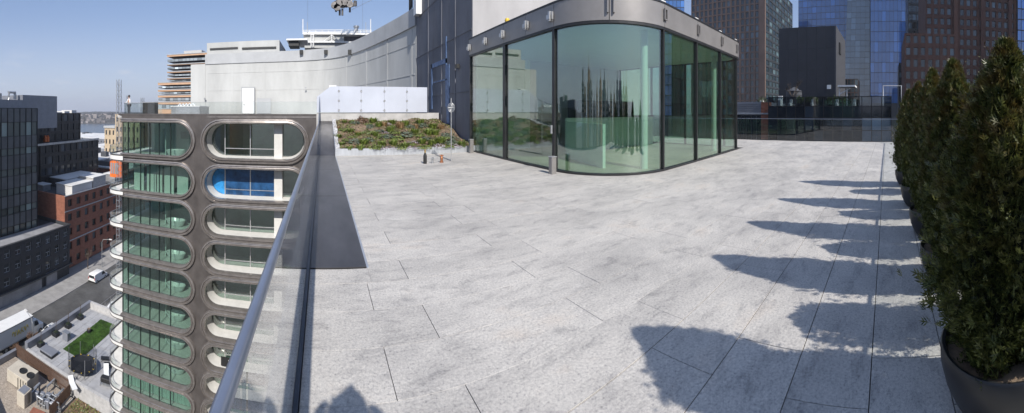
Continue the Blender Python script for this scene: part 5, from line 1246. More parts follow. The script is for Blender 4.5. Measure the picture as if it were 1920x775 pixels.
simple('round_pot', 'small dark pot on the far corner of the turf', 'pot', [('pot','black',(-33.0,43.4,RZ0+.03),(.6,.6,.5,0,.15)),('soil','soil',(-33.0,43.4,RZ0+.531),(.4,.4,.03))])
gr = thing('barbecue_grill', 'dark barbecue grill with steel shelf on the terrace edge', 'grill', (-24.8,36.2,RZ0))
mb = MB(); mb.rbox((-24.8,36.2,RZ0+.55),1.5,.7,.5,.2,.12); mb.obj('hood', M['black'], gr)
for sx in (-.7,.7):
    for sy in (-.28,.28): mb = MB(); mb.rbox((-24.8+sx,36.2+sy+.2*sx,RZ0),.06,.06,.55); mb.obj('leg', M['steel'], gr)
mb = MB(); mb.rbox((-24.8,36.2,RZ0+.2),1.5,.6,.04,.2); mb.obj('shelf', M['duct'], gr)
def lounger(lbl, x, y, rz, m, nm='sun_lounger'):
    t = thing(nm, lbl, 'lounger', (x,y,RZ0)); ca, sa = cos(rz), sin(rz); P = lambda u, v, z: (x+u*ca-v*sa, y+u*sa+v*ca, RZ0+z)
    mb = MB(); mb.add([P(-.9,-.32,.3),P(.3,-.32,.3),P(.3,.32,.3),P(-.9,.32,.3),P(-.9,-.32,.38),P(.3,-.32,.38),P(.3,.32,.38),P(-.9,.32,.38)], [(0,3,2,1),(4,5,6,7),(0,1,5,4),(1,2,6,5),(2,3,7,6),(3,0,4,7)]); mb.obj('seat', M[m], t)
    mb = MB(); mb.add([P(.31,-.32,.32),P(.95,-.32,.72),P(.95,.32,.72),P(.31,.32,.32),P(.29,-.32,.40),P(.91,-.32,.80),P(.91,.32,.80),P(.29,.32,.40)], [(0,3,2,1),(4,5,6,7),(0,1,5,4),(1,2,6,5),(2,3,7,6),(3,0,4,7)]); mb.obj('backrest', M[m], t)
    for u in (-.8,.6):
        for v in (-.28,.28): mb = MB(); mb.tube([P(u,v,0),P(u,v,.3 if u < 0 else .5)], .025, 5); mb.obj('leg', M['steel'], t)
lounger('dark sun lounger beside the trampoline, closer to the turf', -27.2, 39.9, .5, 'black'); lounger('dark sun lounger beside the trampoline, closer to the balconies', -26.2, 39.2, .5, 'black')
lounger('white sun lounger near the grill', -25.9, 37.7, 2.2, 'white'); lounger('white lounge chair at the terrace corner next to the sedum roof', -28.0, 33.55, 2.6, 'white')
# brown picket fence on the edge
fn = thing('picket_fence', 'brown vertical picket fence between the terrace and the gravel roof', 'fence', (-33,33.8,RZ0-1.2))
pk = MB(); pk.box(-.05,.05,-.02,.02,0,1.75); pk = pk.mesh('picket', M['wood'])
for i in range(62): piece('picket', pk, fn, (-38.6+i*.165, 33.72, RZ0-1.3))
for i in range(26): o = piece('picket', pk, fn, (-28.5+.02*i, 33.6-.165*i, RZ0-1.6)); o.rotation_euler.z = pi/2
mb = MB(); mb.box(-38.7,-28.4,33.745,33.79,RZ0-.9,RZ0-.8); mb.box(-38.7,-28.4,33.745,33.79,RZ0+.1,RZ0+.2); mb.objs('rail', M['wood'], fn)
# gravel roof with machines
RG = -33.3
gv_ = thing('gravel_roof_building', 'low building with a tan gravel roof full of machines at the bottom corner', 'building', (-33,28,GZ))
mb = MB(); mb.box(-38.5,-27.9,14,33.5,GZ,RG); mb.obj('wall', M['concrete'], gv_); mb = MB(); mb.box(-38.4,-28,14.1,33.4,RG+.002,RG+.06); mb.obj('roof', M['gravel_t'], gv_)
mb = MB(); mb.box(-38.9,-38.45,14,33.9,GZ,RG+.9); mb.obj('parapet', M['gunmetal'], gv_)
ac = thing('air_conditioner', 'large beige rooftop air conditioner with two round black fans', 'air conditioner', (-34.2,30.6,RG))
mb = MB(); mb.rbox((-34.0,30.8,RG+.25),3.4,2.3,1.55,.12,.05); mb.obj('casing', M['tan_metal'], ac); mb = MB(); mb.rbox((-34.0,30.8,RG+.06),3.2,2.0,.188,.12); mb.obj('base_frame', M['blk_steel'], ac)
for k in (-.1,1.1): mb = MB(); mb.lathe([(0,.0),(.42,.0),(.46,.08),(.52,.08),(.52,-.0)], 20, (-33.7+k,30.75+k*.12,RG+1.81)); mb.obj('fan', M['black'], ac)
mb = MB(); 
for k in range(4): mb.rbox((-33.6+k*.42,29.62+k*.05,RG+.3),.06,.03,1.3,.12)
mb.objs('side_grille', M['blk_steel'], ac)
a2 = thing('air_conditioner', 'narrow beige air conditioner standing in front of the two fan unit', 'air conditioner', (-32,28.5,RG)); mb = MB(); mb.rbox((-31.6,28.9,RG+.06),1.2,1.4,1.6,.12,.04); mb.obj('casing', M['tan_metal'], a2)
mb = MB(); mb.rbox((-31.6,28.9,RG+1.662),.95,1.1,.05,.12); mb.obj('top_grille', M['gunmetal'], a2); mb = MB()
for k in range(5): mb.rbox((-31.6+.6*cos(.12),28.55+k*.18,RG+.3),.04,.05,1.2,.12)
mb.objs('side_grille', M['blk_steel'], a2)
pg = thing('pipe_rack', 'tangle of grey pump pipes and valves on the gravel roof', 'pipework', (-29.9,31.0,RG)); mb = MB(); r4 = random.Random(6)
for k in range(16):
    x, y = -29.9+r4.uniform(-1.7,1.5), 31+r4.uniform(-1.5,1.5); z = RG+r4.uniform(.3,1.1); a = r4.choice((0,pi/2))+.12; ln = r4.uniform(.6,1.6); mb.tube([(x,y,RG+.05),(x,y,z),(x+ln*cos(a),y+ln*sin(a),z),(x+ln*cos(a),y+ln*sin(a),RG+.05)], r4.choice((.07,.1,.14)), 7)
mb.obj('pipe', M['duct'], pg)
for k in range(5): mb = MB(); mb.rbox((-31+.6*k,30.4+.4*(k%3),RG+.06),.5,.45,.9,.3,.05); mb.obj('pump', M['gunmetal'], pg)
simple('red_hatch', 'rusty red roof hatch on the gravel roof', 'roof hatch', [('curb','concrete',(-29.2,28.6,RG+.06),(1.5,1.2,.28,.3)),('lid',"redbrick",(-29.2,28.6,RG+.342),(1.6,1.3,.1,.3,.03))])
simple('white_vent_box', 'white vent box on the gravel roof beside the dark fence end', 'vent', [('casing','white',(-27.0-1.2,27.0,RG+.06),(.8,1.2,.8,.2,.05)),('lid','duct',(-28.2,27.0,RG+.862),(.9,1.3,.08,.2))])
# sedum roof
sr = strip('sedum_roof_base', -27.8,-15,16,34.05,GZ,-33.5,'soil'); sr.name = 'sedum_roof_base'
mb = MB(); r6 = random.Random(12)
for i in range(5200):
    x, y = r6.uniform(-27.6,-19), r6.uniform(28.5,34.0); a = r6.uniform(0,6.3); s = r6.uniform(.06,.16); mb.cur = 0 if r6.random() < .5 else (1 if r6.random() < .6 else 2)
    d = Vector((cos(a),sin(a),r6.uniform(.3,1.2)))*s; e = Vector((-sin(a),cos(a),0))*s*.5; c = Vector((x,y,-33.5)); mb.add([c-e,c+e,c+d+e*.3,c+d-e*.3], [(0,1,2,3)])
tag(mb.obj('sedum_roof', [M['sedum'],M['brown_leaf'],M['straw']]), 'brown and green sedum carpet on the lower roof', kind='stuff')
# glazed skylight at the very corner
sk = thing('corner_skylight', 'dark green glazed skylight with white bars at the bottom corner', 'skylight', (-32,24,-33))
for i in range(5):
    for j in range(3):
        mb = MB(); x0 = -37.6+i*1.5; y0 = 26.3-j*1.5-i*.55; mb.add([(x0,y0,-32.8),(x0+1.42,y0-.52,-32.8),(x0+1.42,y0-1.92,-32.4),(x0,y0-1.4,-32.4)], [(3,2,1,0)]); mb.obj('glass_pane', M['win_gr'], sk)
mb = MB()
for i in range(6): x0 = -37.64+i*1.5; y0 = 26.3-i*.55; mb.tube([(x0,y0,-32.77),(x0,y0-4.5,-31.55)], .04, 4)
mb.obj('glazing_bar', M['white'], sk)
mb = MB(); mb.add([(-38.4,27.7,-33.2),(-28.4,24.0,-33.2),(-28.4,23.2,-33.2),(-38.4,26.9,-33.2),(-38.4,27.7,-32.3),(-28.4,24.0,-32.3),(-28.4,23.2,-32.3),(-38.4,26.9,-32.3)],[(0,3,2,1),(4,5,6,7),(0,1,5,4),(1,2,6,5),(2,3,7,6),(3,0,4,7)]); mb.obj('curb_wall', M['cap'], sk)

# ------------------------------------------------------------------ vehicles
M['tyre'] = mat('tyre', (.02,.02,.02), .8); M['carglass'] = mirrorglass('vehicle_glass', (.02,.024,.03), 1.5, .06, 0, 0); M['wpaint'] = mat('white_vehicle_paint', (.74,.74,.73), .35, 0, .03, 1)
M['lampw'] = mat('headlight', (.6,.6,.58), .2); M['lampr'] = mat('tail_light', (.4,.02,.02), .3); M['marky'] = mat('yellow_print', (.65,.52,.12), .6)
def wheel(root, x, y, z, r, wd):
    t_ = MB(); pr = [(r*.62,-wd/2),(r*.95,-wd/2),(r,-wd*.3),(r,wd*.3),(r*.95,wd/2),(r*.62,wd/2)]; t_.lathe(pr, 18); t_.v = [(x+c, y+a, z+b) for a, b, c in t_.v]; w_ = t_.obj('wheel', M['tyre'], root, True)
    h = MB(); h.lathe([(0,-wd*.42),(r*.6,-wd*.40),(r*.63,-wd/2),(r*.63,wd/2),(r*.6,wd*.4),(0,wd*.42)], 14); h.v = [(x+c, y+a, z+b) for a, b, c in h.v]; h.obj('rim', M['duct'], w_, True)
def body(prof, w_, x, y, z, tw=.86, hi=1.0):
    """side profile [(along, up)] swept across; upper part pulled in"""
    n = len(prof); mb = MB(); vs = []
    for s, k in ((-1,1),(-.93,1.0),(.93,1.0),(1,1)):
        for a, u in prof:
            pull = 1 if u <= hi else 1-(1-tw)*min(1,(u-hi)/.6); e = .04 if abs(s) == 1 else 0; vs.append((x+s*w_/2*pull, y+a*(1-e*.5), z+u-(e if u > hi*.6 else 0)))
    fs = [tuple(range(n-1,-1,-1)), tuple(range(3*n,4*n))]
    for j in range(3): fs += [(j*n+i, j*n+(i+1)%n, (j+1)*n+(i+1)%n, (j+1)*n+i) for i in range(n)]
    mb.add(vs, fs); return mb
def sideglass(root, pts, w_, x, y, z, nm='window'):
    for s in (-1,1):
        mb = MB(); n = len(pts); mb.add([(x+s*(w_/2*k+.012), y+a, z+u) for a,u,k in pts]+[(x+s*(w_/2*k-.02), y+a, z+u) for a,u,k in pts], [tuple(range(n)), tuple(range(2*n-1,n-1,-1))]+[(i,n+i,n+(i+1)%n,(i+1)%n) for i in range(n)]); mb.obj(nm, M['carglass'], root)
def van(lbl, x, y):
    t = thing('delivery_van', lbl, 'van', (x,y,GZ)); z = GZ+.02
    P = [(-2.5,.35),(2.45,.35),(2.55,.6),(2.5,1.0),(1.75,1.2),(1.0,1.95),(.7,2.05),(-2.3,2.1),(-2.5,1.95)]
    body(P, 1.95, x, y, z, .9, 1.15).obj('body', M['wpaint'], t, True); sideglass(t, [(1.55,1.22,.99),(1.0,1.85,.93),(.3,1.88,.93),(.3,1.22,.99)], 1.95, x, y, z)
    mb = MB(); mb.add([(x-.82,y+1.74,z+1.24),(x+.82,y+1.74,z+1.24),(x+.74,y+1.04,z+1.94),(x-.74,y+1.04,z+1.94)], [(0,1,2,3)]); mb.v = [(a,b+.03,c+.02) for a,b,c in mb.v]; mb.obj('windscreen', M['carglass'], t)
    mb = MB(); mb.box(x-.75,x+.75,y-2.53,y-2.5,z+1.2,z+1.8); mb.obj('rear_window', M['carglass'], t)
    for s in (-1,1):
        for a in (-1.6,1.6): wheel(t, x+s*.88, y+a, z+.34, .34, .24)
        mb = MB(); mb.rbox((x+s*.75,y+2.5,z+.75),.3,.1,.2); mb.obj('headlight', M['lampw'], t); mb = MB(); mb.rbox((x+s*.85,y-2.5,z+.9),.14,.08,.5); mb.obj('tail_light', M['lampr'], t)
        mb = MB(); mb.rbox((x+s*1.08,y+1.3,z+1.2),.14,.12,.25); mb.obj('mirror', M['black'], t)
    mb = MB(); mb.box(x-.95,x+.95,y-2.56,y-2.5,z+.35,z+.55); mb.box(x-.95,x+.95,y+2.5,y+2.6,z+.3,z+.55); mb.objs('bumper', M['black'], t)
q = onZ(180,523,GZ); van('white delivery van parked at the far kerb near the street lamp', -51.5+.0 if False else q.x+.6, q.y)
def car(lbl, x, y):
    t = thing('parked_car', lbl, 'car', (x,y,GZ)); z = GZ+.02
    P = [(-2.2,.3),(2.2,.3),(2.25,.6),(2.0,.85),(1.1,.98),(.45,1.42),(-.9,1.45),(-1.7,1.05),(-2.2,.95)]
    body(P, 1.8, x, y, z, .78, .95).obj('body', M['wpaint'], t, True); sideglass(t, [(.95,1.0,.975),(.4,1.36,.83),(-.85,1.38,.83),(-1.5,1.04,.95)], 1.8, x, y, z)
    mb = MB(); mb.add([(x-.72,y+1.12,z+1.01),(x+.72,y+1.12,z+1.01),(x+.62,y+.5,z+1.43),(x-.62,y+.5,z+1.43)], [(0,1,2,3)]); mb.v = [(a,b+.02,c+.02) for a,b,c in mb.v]; mb.obj('windscreen', M['carglass'], t)
    mb = MB(); mb.add([(x+.7,y-1.66,z+1.1),(x-.7,y-1.66,z+1.1),(x-.62,y-.98,z+1.45),(x+.62,y-.98,z+1.45)], [(0,1,2,3)]); mb.v = [(a,b-.02,c+.02) for a,b,c in mb.v]; mb.obj('rear_window', M['carglass'], t)
    for s in (-1,1):
        for a in (-1.35,1.35): wheel(t, x+s*.8, y+a, z+.32, .32, .22)
        mb = MB(); mb.rbox((x+s*.65,y+2.18,z+.62),.35,.1,.14); mb.obj('headlight', M['lampw'], t); mb = MB(); mb.rbox((x+s*.7,y-2.2,z+.75),.3,.06,.16); mb.obj('tail_light', M['lampr'], t)
q = onZ(95,616,GZ+.6); car('white car parked at the near kerb beside the terrace wall', q.x+.6, q.y)
def truck(lbl, x, y):
    t = thing('box_truck', lbl, 'truck', (x,y,GZ)); z = GZ+.02
    mb = MB(); mb.box(x-1.25,x+1.25,y-6.2,y+1.4,z+1.0,z+3.95); mb.obj('cargo_box', M['wpaint'], t)
    mb = MB()
    for s in (-1,1): mb.box(x+s*1.27-.03,x+s*1.27+.03,y-6.2,y+1.4,z+1.0,z+1.15); mb.box(x+s*1.27-.03,x+s*1.27+.03,y-6.2,y+1.4,z+3.8,z+3.97)
    mb.obj('box_trim', M['duct'], t)
    P = [(1.55,.5),(4.0,.5),(4.15,.8),(4.1,1.55),(3.0,1.75),(2.55,2.75),(1.6,2.85)]; body(P, 2.2, x, y, z, .88, 1.7).obj('cab', M['wpaint'], t, True)
    sideglass(t, [(2.95,1.78,.99),(2.55,2.6,.93),(1.9,2.62,.93),(1.9,1.78,.99)], 2.2, x, y, z); mb = MB(); mb.add([(x-.98,y+3.03,z+1.8),(x+.98,y+3.03,z+1.8),(x+.88,y+2.6,z+2.68),(x-.88,y+2.6,z+2.68)], [(0,1,2,3)]); mb.v = [(a,b+.03,c+.02) for a,b,c in mb.v]; mb.obj('windscreen', M['carglass'], t)
    mb = MB(); mb.box(x-.5,x+.5,y-6.0,y+3.6,z+.55,z+.98); mb.obj('chassis', M['black'], t)
    for s in (-1,1):
        for a in (-4.6,3.3): wheel(t, x+s*1.0, y+a, z+.48, .48, .32)
        mb = MB(); mb.rbox((x+s*.85,y+4.08,z+1.1),.35,.12,.25); mb.obj('headlight', M['lampw'], t)
    mb = MB(); mb.box(x-1.15,x+1.15,y+4.1,y+4.3,z+.45,z+.8); mb.objs('bumper', M['black'], t)
    mb = MB(); r3 = random.Random(3)           # loose yellow lettering-like sprayed print on the side, unreadable in the photo
    for k in range(7):
        y0 = y-3.2+.52*k; pts = [(x+1.305, y0+.18*cos(a)*1.2, z+2.6+.42*sin(a+k)) for a in [i*.9 for i in range(5+k%3)]]; mb.tube(pts, .07, 5)
    mb.obj('side_print', M['marky'], t)
q = onZ(68,597,GZ+1.2); truck('white box truck with yellow writing on its side driving along the street', -46.3, q.y-4.6)
# street furniture
def lamp_post(lbl, x, y, h, arm, ya):
    t = thing('street_lamp', lbl, 'street lamp', (x,y,GZ)); mb = MB(); mb.tube([(x,y,GZ),(x,y,GZ+h*.9),(x+arm*.15,y+ya*.15,GZ+h)], [.11,.08,.07], 8); mb.obj('pole', M['duct'], t)
    mb = MB(); mb.tube([(x+arm*.15,y+ya*.15,GZ+h),(x+arm,y+ya,GZ+h+.35)], .05, 6); mb.obj('arm', M['duct'], t); mb = MB(); mb.rbox((x+arm,y+ya,GZ+h+.25),.8,.35,.16,atan2(ya,arm),.05); mb.obj('lamp_head', M['roof_w'], t)
q = onZ(193,503,GZ); lamp_post('tall street lamp on the far sidewalk beyond the white van', q.x-.3, q.y, 7.2, 2.4, .3)
q = onZ(30,642,GZ); lamp_post('street lamp at the near kerb in front of the box truck', -41.8, 40.0, 6.0, -2.2, .6)
q = onZ(172,508,GZ); bare_tree('street_tree', 'bare brown street tree on the far sidewalk by the brick warehouse', (q.x-1.2,q.y,GZ+.15), 5.6, 3)
for (x,y,l,sd) in ((-40.2,38.6,'brown leafless bush on the near sidewalk beside the parapet, farther one',5),(-40.3,35.2,'brown leafless bush on the near sidewalk at the picture edge',6)): bare_tree('brown_bush', l, (x,y,GZ+2.2), 3.4, sd, 9)
hb = thing('construction_barrier', 'red and white construction barrier with mesh fence on the near sidewalk', 'barrier', (-39.5,56,GZ))
M['red_b'] = mat('red_barrier', (.45,.06,.04), .6, 0, .15, 1)
for i in range(7): mb = MB(); mb.box(-39.6,-39.3,51+i*2.6,53.4+i*2.6,GZ+.15,GZ+1.25); mb.obj('barrier_block', M['red_b'] if i % 3 else M['white'], hb)
for i in range(10): mb = MB(); mb.box(-40.2,-40.14,50+i*2.0,50.06+i*2.0,GZ+.15,GZ+2.3); mb.obj('fence_post', M['duct'], hb)
mb = MB()
for z in (1.2,2.2): mb.box(-40.19,-40.15,50,68,GZ+z,GZ+z+.06)
mb.objs('fence_rail', M['duct'], hb)
wf = thing('site_hoarding', 'brown timber hoarding on the near sidewalk ahead of the white car', 'hoarding', (-40.8,50,GZ))
bd = MB(); bd.box(-.03,.03,-.19,.19,0,2.0); bd = bd.mesh('board', M['wood'])
for i in range(20): piece('board', bd, wf, (-40.9, 44.5+i*.4, GZ+.15))
gn = thing('green_hoarding', 'short green painted hoarding panel beside the white car', 'hoarding', (-40.6,43.2,GZ)); 
for i in range(3): mb = MB(); mb.box(-40.9,-40.8,42.2+i*.75,42.9+i*.75,GZ+.15,GZ+2.1); mb.obj('board', M['green_p'], gn)
simple('yellow_excavator_cab', 'small yellow machine behind the terrace back corner', 'machine', [('body','yellow',(-33.5,52.5,GZ+1.0),(2.6,1.8,2.0,.5,.15)),('cab','carglass',(-33.0,52.6,GZ+3.0),(1.2,1.3,1.3,.5,.1)),('track','black',(-33.5,52.5,GZ),(3,2.2,.98,.5,.2)),('arm','yellow',(-35.6,51.6,GZ+1.6),(2.8,.3,.5,.4,.06))])
simple('site_tent', 'white plastic covered stack behind the terrace back wall', 'covered stack', [('cover','white',(-36.2,55.5,GZ),(3.5,5,3.2,.2,.5)),('band','blk_steel',(-36.2,55.5,GZ+1.2),(3.56,5.06,.08,.2,.5))])
# ------------------------------------------------------------------ beyond the far guardrail
M['tower_tan'] = mat('tan_stone_pier', (.20,.13,.10), .75, 0, .1, .15); M['brownbrick'] = mat('brown_brick', (.105,.05,.037), .85, 0, .12, .3)
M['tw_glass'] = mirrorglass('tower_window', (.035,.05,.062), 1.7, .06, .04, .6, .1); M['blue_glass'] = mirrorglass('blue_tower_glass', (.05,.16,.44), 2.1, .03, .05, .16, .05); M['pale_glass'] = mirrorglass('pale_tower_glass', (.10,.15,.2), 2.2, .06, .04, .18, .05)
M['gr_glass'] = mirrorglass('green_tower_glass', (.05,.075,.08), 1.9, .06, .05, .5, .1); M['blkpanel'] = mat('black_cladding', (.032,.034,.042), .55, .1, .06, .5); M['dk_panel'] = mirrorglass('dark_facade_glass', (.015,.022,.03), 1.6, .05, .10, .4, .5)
# tan grid tower
XT, r0 = 160.0, 170
yc = XT/tan(ph(1435)); ye = XT/tan(ph(1296)); xe = yc*tan(ph(1486))
tt = thing('tan_grid_tower', 'tall tower with tan stone grid and greenish glass corner behind the brick pier house', 'building', (XT,yc,GZ))
mb = MB(); mb.box(XT+.5,xe-.3,yc+.5,ye-.1,GZ,66); mb.obj('wall', M['spandrel'], tt)
facade(tt,'x',XT,yc+3.0,ye,0,66,15,20,.62,.80,M['tw_glass'],M['tower_tan'],-1,.45)
mb = MB(); mb.box(XT-.4,XT+.5,yc,yc+2.98,0,66); mb.obj('corner_pier', M['tower_tan'], tt)
facade(tt,'y',yc,XT+.6,xe,0,66,9,20,.86,.72,M['gr_glass'],M['spandrel'],-1,.35)
# black slab
YSb = 22.0
def slab(xl, xr, yt, R):
    a, b = onR(xl, yt, R), onR(xr, yt, R); return a, b
XS = 62.0; ya_ = XS/tan(ph(1567)); yb_ = XS/tan(ph(1460)); zt1 = EYE+(HZ-50)/F*hypot(XS,(ya_+yb_)/2)
bs = thing('black_slab_building', 'plain black clad block with a small dark opening rising behind the dark glass facade', 'building', (XS,(ya_+yb_)/2,-5))
mb = MB(); mb.box(XS+.3,XS+14,ya_+.2,yb_,-20,zt1-.2); mb.obj('wall', M['blkpanel'], bs)
n_ = 6; me = MB(); wdt = (yb_-ya_)/n_; hh_ = (zt1-1.0)/4; me.box(-.05,.05,-wdt/2+.012,wdt/2-.012,-hh_/2+.012,hh_/2-.012); me = me.mesh('cladding_panel', M['blkpanel'])
for i in range(n_):
    for j in range(4): piece('cladding_panel', me, bs, (XS+.2, ya_+wdt*(i+.5), 1.0+hh_*(j+.5)))
M['darkgrey_clad'] = mat('dark_grey_cladding', (.07,.072,.08), .55, .1, .06, .5)
mb = MB(); mb.box(XS+.1,XS+14,ya_-.05,ya_+.19,-20,zt1); mb.obj('side_wall', M['darkgrey_clad'], bs)
q = onX(1576,90,XS+6); mb = MB(); mb.box(XS+3.5,XS+5.6,ya_-.25,ya_-.06,q.z-1.4,q.z+.6); mb.obj('opening', M['gold'], bs)  # opening drawn as a dark box on the side wall
for x in (1530,1548): q = onX(x,185,XS); mb = MB(); mb.box(XS+.06,XS+.14,q.y-.6,q.y+.6,.5,3.2); mb.obj('door', M['darkgrey_clad'], bs)
q = onX(1554,163,XS-.1); mb = MB(); mb.box(XS-.0,XS+.14,q.y-.35,q.y+.35,q.z-.35,q.z+.35); mb.obj('notice', M['white'], bs)
tk = thing('timber_tank', 'grey round water tank with bare branches against the black slab', 'tank', tuple(onR(1489,183,55))); q = tk.location
mb = MB(); mb.lathe([(1.2,-1),(1.2,.9),(1.25,.95),(.3,1.5),(0,1.6)], 18, q); mb.obj('barrel', M['roof_d'], tk, True)
mb = MB(); 
for z in (-.4,.3,.8): mb.lathe([(1.23,z),(1.23,z+.06)], 18, q)
mb.obj('hoop', M['blk_steel'], tk)
q = onR(1487,186,53); bare_tree('bare_shrub', 'leafless branching shrub on the roof in front of the black slab', (q.x,q.y,2.2), 4.6, 14)
# dark glass facade building with planted terrace
XG_ = 40.0; yg0 = XG_/tan(ph(1671)); yg1 = XG_/tan(ph(1441)); ztop = EYE+(HZ-181)/F*XG_; zrow = [ztop, EYE+(HZ-199)/F*XG_, EYE+(HZ-221)/F*XG_, EYE+(HZ-245)/F*XG_, EYE+(HZ-272)/F*XG_, -8, -14, -20]
gb = thing('dark_glass_building', 'dark reflective glass building with planted roof terrace beyond the far guardrail', 'building', (XG_,(yg0+yg1)/2,GZ))
mb = MB(); mb.box(XG_+.3,XG_+20,yg0+.1,yg1,GZ,zrow[1]-.05); mb.obj('wall', M['blk_steel'], gb)
nc = 13
M['terr_glass'] = glass('terrace_glass', (.42,.48,.5), 1.2, .05)
for j in range(len(zrow)-1):
    za, zb_ = zrow[j+1], zrow[j]
    for i in range(nc):
        u0 = yg0+(yg1-yg0)*i/nc; u1 = yg0+(yg1-yg0)*(i+1)/nc; mb = MB(); mb.box(XG_-.02,XG_+.02,u0+.04,u1-.04,za+.04,zb_-.04)
        o = mb.obj('glass_panel', M['terr_glass'] if j == 0 else (M['pale_glass'] if (i < 3 and j in (2,3)) else M['dk_panel']), gb)
mb = MB()
for i in range(nc+1): u = yg0+(yg1-yg0)*i/nc; mb.box(XG_-.05,XG_+.08,u-.04,u+.04,-20,ztop+.02)
for z in zrow: mb.box(XG_-.045,XG_+.075,yg0,yg1,z-.04,z+.04)
mb.obj('mullion_grid', M['blk_steel'], gb)
zt0 = zrow[1]
for k,(x0,x1,l) in enumerate(((1497,1532,'trimmed green hedge behind the terrace glass, nearer the white pod'),(1553,1584,'trimmed green hedge behind the terrace glass, in front of the slab side'))):
    a, b = onX(x0,190,42.5), onX(x1,190,42.5); lo, hi = sorted((a.y,b.y)); mb = MB(); rr_ = random.Random(30+k)
    for i in range(900):
        c = Vector((42.5+rr_.uniform(-.4,.4), rr_.uniform(lo,hi), zt0+.4+rr_.uniform(0,.75)*sqrt(rr_.random()))); s = .1; d = Vector((rr_.gauss(0,1),rr_.gauss(0,1),rr_.gauss(0,1)))*s; e = Vector((rr_.gauss(0,1),rr_.gauss(0,1),rr_.gauss(0,1)))*s; mb.add([c-d,c+e,c+d,c-e], [(0,1,2,3)])
    hd_ = thing('hedge', l, 'hedge', (42.5,(lo+hi)/2,zt0)); mb.obj('foliage', M['sedum'], hd_); tb_ = MB(); tb_.box(42.1,42.9,lo,hi,zt0,zt0+.6); tb_.obj('trough', M['blk_steel'], hd_)
def pod(x, y, l, w_=.35, h=.38, X=41.6):
    q = onX(x,y,X); t = thing('terrace_seat', l, 'seat', (X,q.y,zt0)); mb = MB(); mb.rbox((X,q.y,zt0+.02),.8,w_,h,0,.1); mb.obj('seat', M['white'], t); mb = MB(); mb.rbox((X+.3,q.y,zt0+.02+h),.16,w_,.45,0,.05); mb.obj('backrest', M['white'], t)
pod(1462,194,'white pod seat at the end of the planted terrace beside the brick pier',.6,.8); pod(1482,196,'small white seat behind the terrace glass, next to the pod'); pod(1523,196,'small white seat behind the terrace glass, below the nearer hedge'); pod(1569,196,'small white seat behind the terrace glass, below the farther hedge'); pod(1602,196,'small white seat behind the terrace glass, farthest along')
# brick pier house
ph0, ph1 = 1428, 1441
pb = thing('brick_pier_house', 'low grey louvred house with a red brick corner pier next to the dark glass', 'building', (40.6,yg1+2,GZ))
XP = 40.6; y2 = XP/tan(ph(1441))+.05; y1_ = XP/tan(ph(1427)); y0_ = XP/tan(ph(1360)); zT = EYE+(HZ-190)/F*XP
mb = MB(); mb.box(XP,XP+1.2,y2,y1_,GZ,zT-.05); mb.obj('brick_pier', M['redbrick'], pb)
mb = MB(); mb.box(XP+.3,XP+16,y1_+.01,y0_,GZ,zT); mb.obj('wall', M['gunmetal'], pb)
for k in range(6): z = zT-.15-k*.22; mb = MB(); mb.box(XP+.1,XP+.29,y1_+.02,y0_,z-.16,z); mb.obj('louvre_slat', M['gunmetal'], pb)
zS = EYE+(HZ-213)/F*XP; mb = MB(); mb.box(XP-.1,XP+.28,y2-.02,y0_,zS-.12,zS+.06); mb.obj('sill', M['frame_w'], pb)
nn = 7
for i in range(nn): u0 = y1_+(y0_-y1_)*i/nn; mb = MB(); mb.box(XP+.15,XP+.29,u0+.06,u0+(y0_-y1_)/nn-.06,zS-3.6,zS-.25); mb.obj('window_pane', M['dk_panel'], pb)
q = onX(1432,188,XP+.8); mb = mound(160,.7,.6,.1,31); mb.v = [(a+XP+.7,b+(y2+y1_)/2+.6,c+zT) for a,b,c in mb.v]; pl_ = thing('roof_plant', 'dark leafy plant on top of the brick pier house', 'plant', (XP+.7,(y2+y1_)/2,zT)); mb.obj('foliage', M['box_leaf'], pl_)
mb = MB(); mb.box(XP+.5,XP+.9,(y2+y1_)/2+.4,(y2+y1_)/2+.8,zT,zT+.25); mb.obj('pot', M['white'], pl_)
# white frames on roof
pg_ = thing('white_pergola', 'white pergola frame with a flat canopy on the terrace in front of the blue glass', 'pergola', (52,8,2))
Xp = 52.0; a, b = onX(1572,162,Xp), onX(1604,160,Xp); mb = MB(); mb.box(Xp-.8,Xp+2.5,b.y,a.y,a.z-.12,a.z+.12); mb.obj('canopy', M['white'], pg_)
for y in (a.y-.15,(a.y+b.y)/2): mb = MB(); mb.rbox((Xp,y,1.0),.14,.14,a.z-1.13); mb.obj('post', M['white'], pg_)
mb = MB(); mb.tube([(Xp,a.y-.1,a.z-1.2),(Xp,(a.y+b.y)/2-.6,a.z-.2)], .08, 6); mb.obj('brace', M['white'], pg_)
fr_ = thing('white_goal_frame', 'thin white square frame standing before the blue glass tower', 'frame', (50,0,2)); Xp = 50; a, b = onX(1656,161,Xp), onX(1690,161,Xp)
mb = MB(); mb.tube([(Xp,a.y,1.0),(Xp,a.y,a.z),(Xp,b.y,a.z),(Xp,b.y,1.0)], .07, 6); mb.obj('frame', M['white'], fr_)
gl_ = thing('brown_glass_lantern', 'small brownish glazed roof lantern beside the slab', 'roof lantern', (66,8,2)); Xp = 78; a, b = onX(1582,178,Xp), onX(1609,148,Xp)
mb = MB(); mb.box(Xp+.3,Xp+5,b.y,a.y,-4,b.z-.2); mb.obj('wall', M['blk_steel'], gl_); facade(gl_,'x',Xp,b.y,a.y,a.z-1,b.z,4,3,.85,.85,M['win_gr'],M['tower_tan'],-1,.2)
